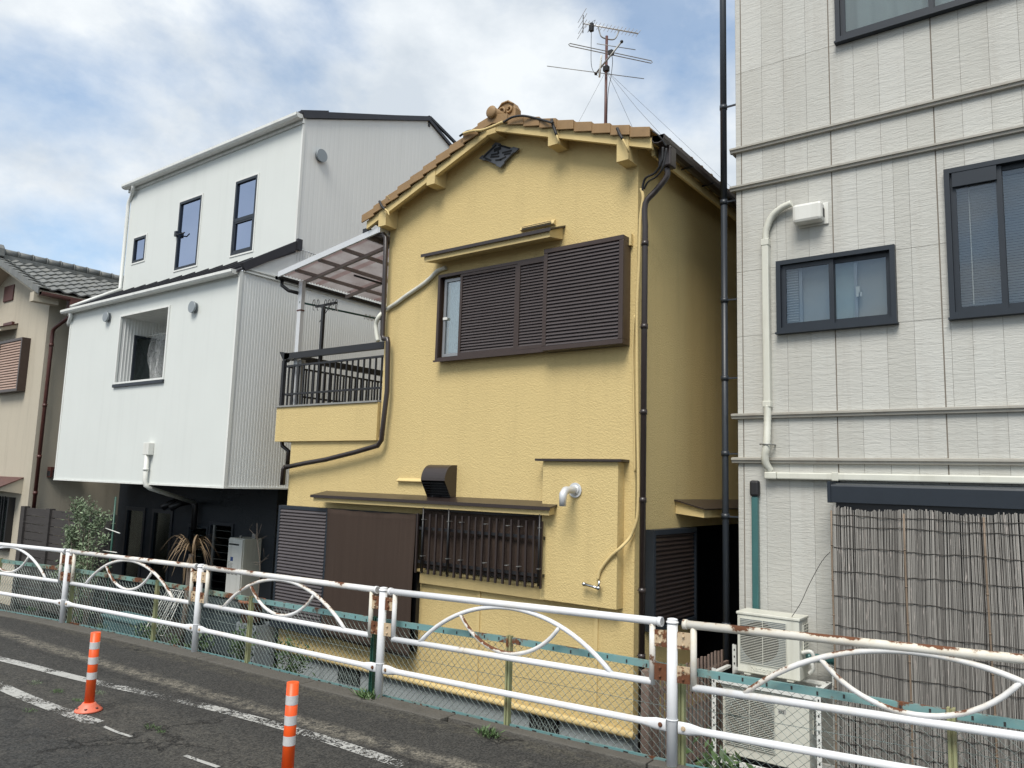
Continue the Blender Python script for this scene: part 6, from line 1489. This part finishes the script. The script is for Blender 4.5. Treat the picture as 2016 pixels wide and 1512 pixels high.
leafy('shrub', (-12.5, 5.85, -2.6), 'thin straggly shrub with pale leaf tips climbing a green stake', 'shrub', 'leaf_gray_green', 9, 700, (0.36, 0.20, 1.95), 0.05, 12, 0.012)
g = G(); a = at_y(228, 978, 6.1); g.tube([(a.x+0.03, 6.1, -2.6), (a.x, 6.1, a.z)], 0.015, 8); solid('garden_stake', g, 'dark_green_pole', 'dark green plastic garden stake standing beside the shrub', 'stake', base=(a.x, 6.1, -2.6))
for (u0, v0, u1, v1, lb) in ((208, 1040, 236, 1050, 'short white bar tied across the green garden stake, upper one'), (203, 1084, 230, 1088, 'short white bar beside the guard rail top, lower one')):
    g = G(); g.tube([at_y(u0, v0, 6.05), at_y(u1, v1, 6.05)], 0.008, 8); solid('white_bar', g, 'white_plastic', lb, 'bar', 'white bars on the garden stake', base=tuple(at_y(u0, v0, 6.05)))
# dead cordyline palm: long drooping dry leaves, each a part
PB = (-10.62, 6.3, -2.6); DP = thing('dry_palm', PB, 'withered brown spiky palm with drooping dead leaves', 'palm')
head = Vector(at_y(377, 1088, 6.3))
g = G(); g.tube([(PB[0]+0.06, 6.3, -2.6), (head.x-0.03, 6.3, -2.0), head+Vector((0, 0, -0.02))], [0.05, 0.042, 0.035], 10); part('trunk', g, 'bark', DP)
rnd = random.Random(5)
def blade(P, w, nrm_):
    g = G(); vs = []; n = len(P)
    for i, p in enumerate(P):
        d = (P[min(i+1, n-1)]-P[max(i-1, 0)]).normalized(); s = d.cross(nrm_).normalized(); ww = w*(1-(i/(n-1))**2.2)*(0.5+0.5*min(1, i/2))+0.0008
        vs += [p-s*ww, p+Vector((0, 0, -ww*0.3)), p+s*ww]
    g.add(vs, [f for i in range(n-1) for f in ((3*i, 3*i+1, 3*i+4, 3*i+3), (3*i+1, 3*i+2, 3*i+5, 3*i+4))], True); return g
for k in range(72):
    a = rnd.uniform(0, 2*math.pi); hang = k > 50; L_ = rnd.uniform(0.34, 0.58) if not hang else rnd.uniform(0.06, 0.13); up_ = rnd.uniform(0.08, 0.30) if not hang else 0.0; dr = rnd.uniform(0.15, 0.50) if not hang else rnd.uniform(0.35, 0.62)
    d = Vector((math.cos(a), math.sin(a)*0.7, 0)); P = [head+d*L_*t+Vector((0, 0, up_*math.sin(min(1, t*1.2)*math.pi*0.62)-dr*max(0, t-0.35)**1.7*1.6)) for t in [i/9 for i in range(10)]] if not hang else [head+d*(L_*min(1, t*2.5))+Vector((0, 0, -dr*t)) for t in [i/7 for i in range(8)]]
    part('leaf', blade(P, rnd.uniform(0.006, 0.011), Vector((d.y, -d.x, 0.2)).cross(d)+Vector((0, 0, 1))), 'leaf_dead', DP)
# bare sapling by the heater
g = G(); rnd = random.Random(9); P = [at_y(u, v, 6.9) for u, v in ((508, 1175), (512, 1130), (512, 1105), (508, 1075), (506, 1058), (506, 1030))]; SB = thing('bare_sapling', (P[0].x, 6.9, -2.6), 'thin leafless sapling standing right of the water heater', 'sapling')
g.tube([(P[0].x, 6.9, -2.6)]+P, [0.011, 0.009, 0.008, 0.007, 0.005, 0.004, 0.002], 5); part('trunk', g, 'bark', SB)
for (u0, v0, u1, v1) in ((507, 1062, 491, 1042), (491, 1042, 497, 1032), (507, 1062, 515, 1032), (512, 1108, 527, 1099), (511, 1112, 530, 1092), (512, 1109, 496, 1107), (509, 1066, 525, 1055), (512, 1113, 500, 1112), (520, 1100, 519, 1080)):
    g = G(); g.tube([at_y(u0, v0, 6.9), at_y((u0+u1)/2, (v0+v1)/2-1, 6.88), at_y(u1, v1, 6.85)], [0.004, 0.003, 0.0015], 4); part('twig', g, 'bark', SB)
# yard objects seen through the mesh
def pot(x, y, z, r, h, m, label, seed, plant=True, lm='leaf_green'):
    t = thing('potted_plant' if plant else 'flower_pot', (x, y, z), label, 'potted plant' if plant else 'flower pot')
    g = G(); g.tube([(x, y, z), (x, y, z+h*0.86), (x, y, z+h*0.861), (x, y, z+h)], [r*0.7, r*0.95, r*1.06, r*1.08], 18); part('pot', g, m, t)
    g = G(); g.tube([(x, y, z+h), (x, y, z+h+0.003)], r*0.96, 16); part('soil', g, 'soil', t)
    if plant:
        rn = random.Random(seed); g = G()
        for k in range(90):
            a = rn.uniform(0, 6.28); d = Vector((math.cos(a), math.sin(a), 0)); c_ = Vector((x, y, z+h))+d*rn.uniform(0, r*1.3)+Vector((0, 0, rn.uniform(0.02, 0.26))); u_ = Vector((rn.gauss(0, 1), rn.gauss(0, 1), rn.gauss(0.4, .7))).normalized(); b_ = u_.cross(Vector((rn.gauss(0, 1), rn.gauss(0, 1), rn.gauss(0, 1)))).normalized(); l = rn.uniform(0.05, 0.09)
            g.add([c_, c_+u_*l*0.5+b_*l*0.25, c_+u_*l, c_+u_*l*0.5-b_*l*0.25], [(0, 1, 2, 3)])
        part('foliage', g, lm, t, kind='stuff')
    return t
PT = thing('planter_box', (-11.6, 6.1, -2.6), 'teal plastic planter box with leafy plants behind the mesh fence', 'planter')
g = G(); g.box(-12.15, -11.15, 5.95, 6.30, -2.6, -2.18); part('box', g, 'planter_teal', PT, bevel=0.02); g = G(); g.box(-12.18, -11.12, 5.92, 6.33, -2.2, -2.16); part('rim', g, 'planter_teal', PT, bevel=0.008)
leafy('yard_plant', (-10.9, 6.0, -2.6), 'low bright green leafy plant right of the teal planter', 'plant', 'leaf_green', 8, 420, (0.30, 0.18, 0.42), 0.07, 21, 0.006)
leafy('yard_plant', (-9.7, 5.75, -2.6), 'small green plant at the foot of the fence near the wire rack', 'plant', 'leaf_green', 6, 260, (0.22, 0.12, 0.50), 0.07, 22, 0.006)
leafy('yard_plant', (-8.55, 5.95, -2.6), 'yellow flowering green plant behind the second guard rail post', 'plant', 'leaf_green', 8, 380, (0.25, 0.15, 0.85), 0.07, 23, 0.006)
leafy('yard_plant', (-7.9, 6.2, -2.6), 'dark leafy plant beside the pale plastic crate', 'plant', 'leaf_green', 8, 380, (0.30, 0.2, 0.75), 0.07, 24, 0.006)
leafy('yard_plant', (-2.55, 6.3, -2.6), 'broad leaved green plant at the alley entrance', 'plant', 'leaf_green', 7, 200, (0.30, 0.2, 0.42), 0.13, 25, 0.006)
SBN = thing('storage_bin', (-10.0, 6.9, -2.6), 'large blue gray storage bin standing before the dark ground floor', 'storage bin')
g = G(); g.box(-11.4, -9.35, 6.75, 7.25, -2.6, -2.0); part('body', g, 'bin_blue_gray', SBN, bevel=0.03); g = G(); g.box(-11.43, -9.32, 6.72, 7.28, -1.998, -1.95); part('lid', g, 'bin_blue_gray', SBN, bevel=0.015)
# folded wire drying rack
DR = thing('drying_rack', (-10.0, 6.2, -2.6), 'folded white wire drying rack leaning behind the mesh fence', 'drying rack')
a0, a1, b0_, b1_ = at_y(330, 1160, 6.3), at_y(362, 1165, 6.3), at_y(283, 1245, 6.05), at_y(322, 1252, 6.05)
g = G(); g.tube([a0, b0_, b1_, a1, a0], 0.008, 6, cap=False); part('frame', g, 'white_plastic', DR)
for k in range(1, 8):
    g = G(); g.tube([a0.lerp(a1, k/8), b0_.lerp(b1_, k/8)], 0.004, 5); part('wire', g, 'white_plastic', DR)
g = G(); c0, c1 = at_y(300, 1250, 6.0), at_y(352, 1160, 6.25); g.tube([c0, c1, c1+Vector((0.1, 0, 0)), c0+Vector((0.1, 0, 0)), c0], 0.007, 6, cap=False); part('leg_frame', g, 'white_plastic', DR)
# plastic crates stacked under the heater
g0 = at_y(488, 1240, 6.5)
for i, (dz, lb) in enumerate(((0, 'pale plastic crate at the bottom of the stack under the water heater'), (0.30, 'pale plastic crate on top of the other crate under the water heater'))):
    t = thing('plastic_crate', (g0.x, 6.5, -2.6+dz), lb, 'crate', 'pale crates under the water heater')
    x0, x1, z0, z1 = g0.x-0.24, g0.x+0.20, -2.6+dz, -2.6+dz+0.295
    g = G(); g.ring(x0, x1, z0, z1, 0.03, 6.48, 6.50); g.ring(x0, x1, z0, z1, 0.03, 6.78, 6.80)
    for k in range(7): x = x0+0.03+k*0.055; g.box(x, x+0.018, 6.483, 6.497, z0+0.03, z1-0.03)
    for k in range(3): z = z0+0.07+k*0.07; g.box(x0+0.03, x1-0.03, 6.484, 6.496, z, z+0.014)
    g.box(x0, x0+0.015, 6.5, 6.78, z0, z1); g.box(x1-0.015, x1, 6.5, 6.78, z0, z1); part('lattice_shell', g, 'vent_gray', t)
pk = at_y(492, 1185, 6.6); 
pot(pk.x+0.02, 6.62, -2.005, 0.17, 0.30, 'terracotta', 'large brown flower pot on the crates behind the fence', 30, False)
pot(-9.55, 6.0, -2.6, 0.14, 0.22, 'terracotta', 'terracotta pot with green leaves beside the yellow house corner', 31)
pot(-12.7, 5.9, -2.6, 0.13, 0.22, 'planter_teal', 'small teal pot with green leaves at the left of the yard', 32)

# weeds and tufts along the kerb and on the road
def tuft(u, v, label, n, r, h, seed, m='leaf_green'):
    c_ = at_g(u, v); rn = random.Random(seed); t = G()
    for k in range(n):
        a = rn.uniform(0, 6.28); rr = r*rn.random()**0.7; b0 = c_+Vector((math.cos(a)*rr*1.6, math.sin(a)*rr, 0)); tip = b0+Vector((rn.gauss(0, h*0.7), rn.gauss(0, h*0.5), h*rn.uniform(0.4, 1.1))); s_ = Vector((rn.gauss(0, 1), rn.gauss(0, 1), 0)).normalized()*h*0.10
        t.add([b0-s_*0.5, b0.lerp(tip, 0.6)-s_, tip, b0.lerp(tip, 0.6)+s_], [(0, 1, 2, 3)])
    solid('weed_tuft', t, m, label, 'weed', 'weeds growing out of the asphalt', kind=None, base=tuple(c_))
tuft(962, 1450, 'bright green weed beside the broken kerb stone under the middle panel', 90, 0.06, 0.07, 1)
tuft(722, 1378, 'grassy weed at the kerb just left of the third guard rail post', 80, 0.07, 0.09, 2)
tuft(114, 1362, 'small bright moss tuft left of the orange post', 110, 0.05, 0.022, 3)
tuft(70, 1345, 'dull moss tuft farthest left on the road', 90, 0.06, 0.02, 4, 'leaf_gray_green')
tuft(153, 1380, 'moss tuft touching the left side of the orange post base', 80, 0.04, 0.022, 5)
tuft(300, 1432, 'moss tuft on the road midway between the orange posts', 100, 0.06, 0.022, 6)
tuft(316, 1442, 'second small moss tuft between the orange posts, nearer one', 60, 0.035, 0.02, 7)
tuft(60, 1400, 'flat moss tuft on the white lane line near the left edge', 90, 0.05, 0.018, 8)
tuft(195, 1365, 'dark moss tuft just right of the orange post', 80, 0.05, 0.02, 9, 'leaf_gray_green')
tuft(62, 1203, 'little weed at the kerb beside the leftmost fence post', 60, 0.06, 0.07, 10)
tuft(200, 1236, 'weeds at the kerb right of the second guard rail post', 60, 0.08, 0.05, 11)
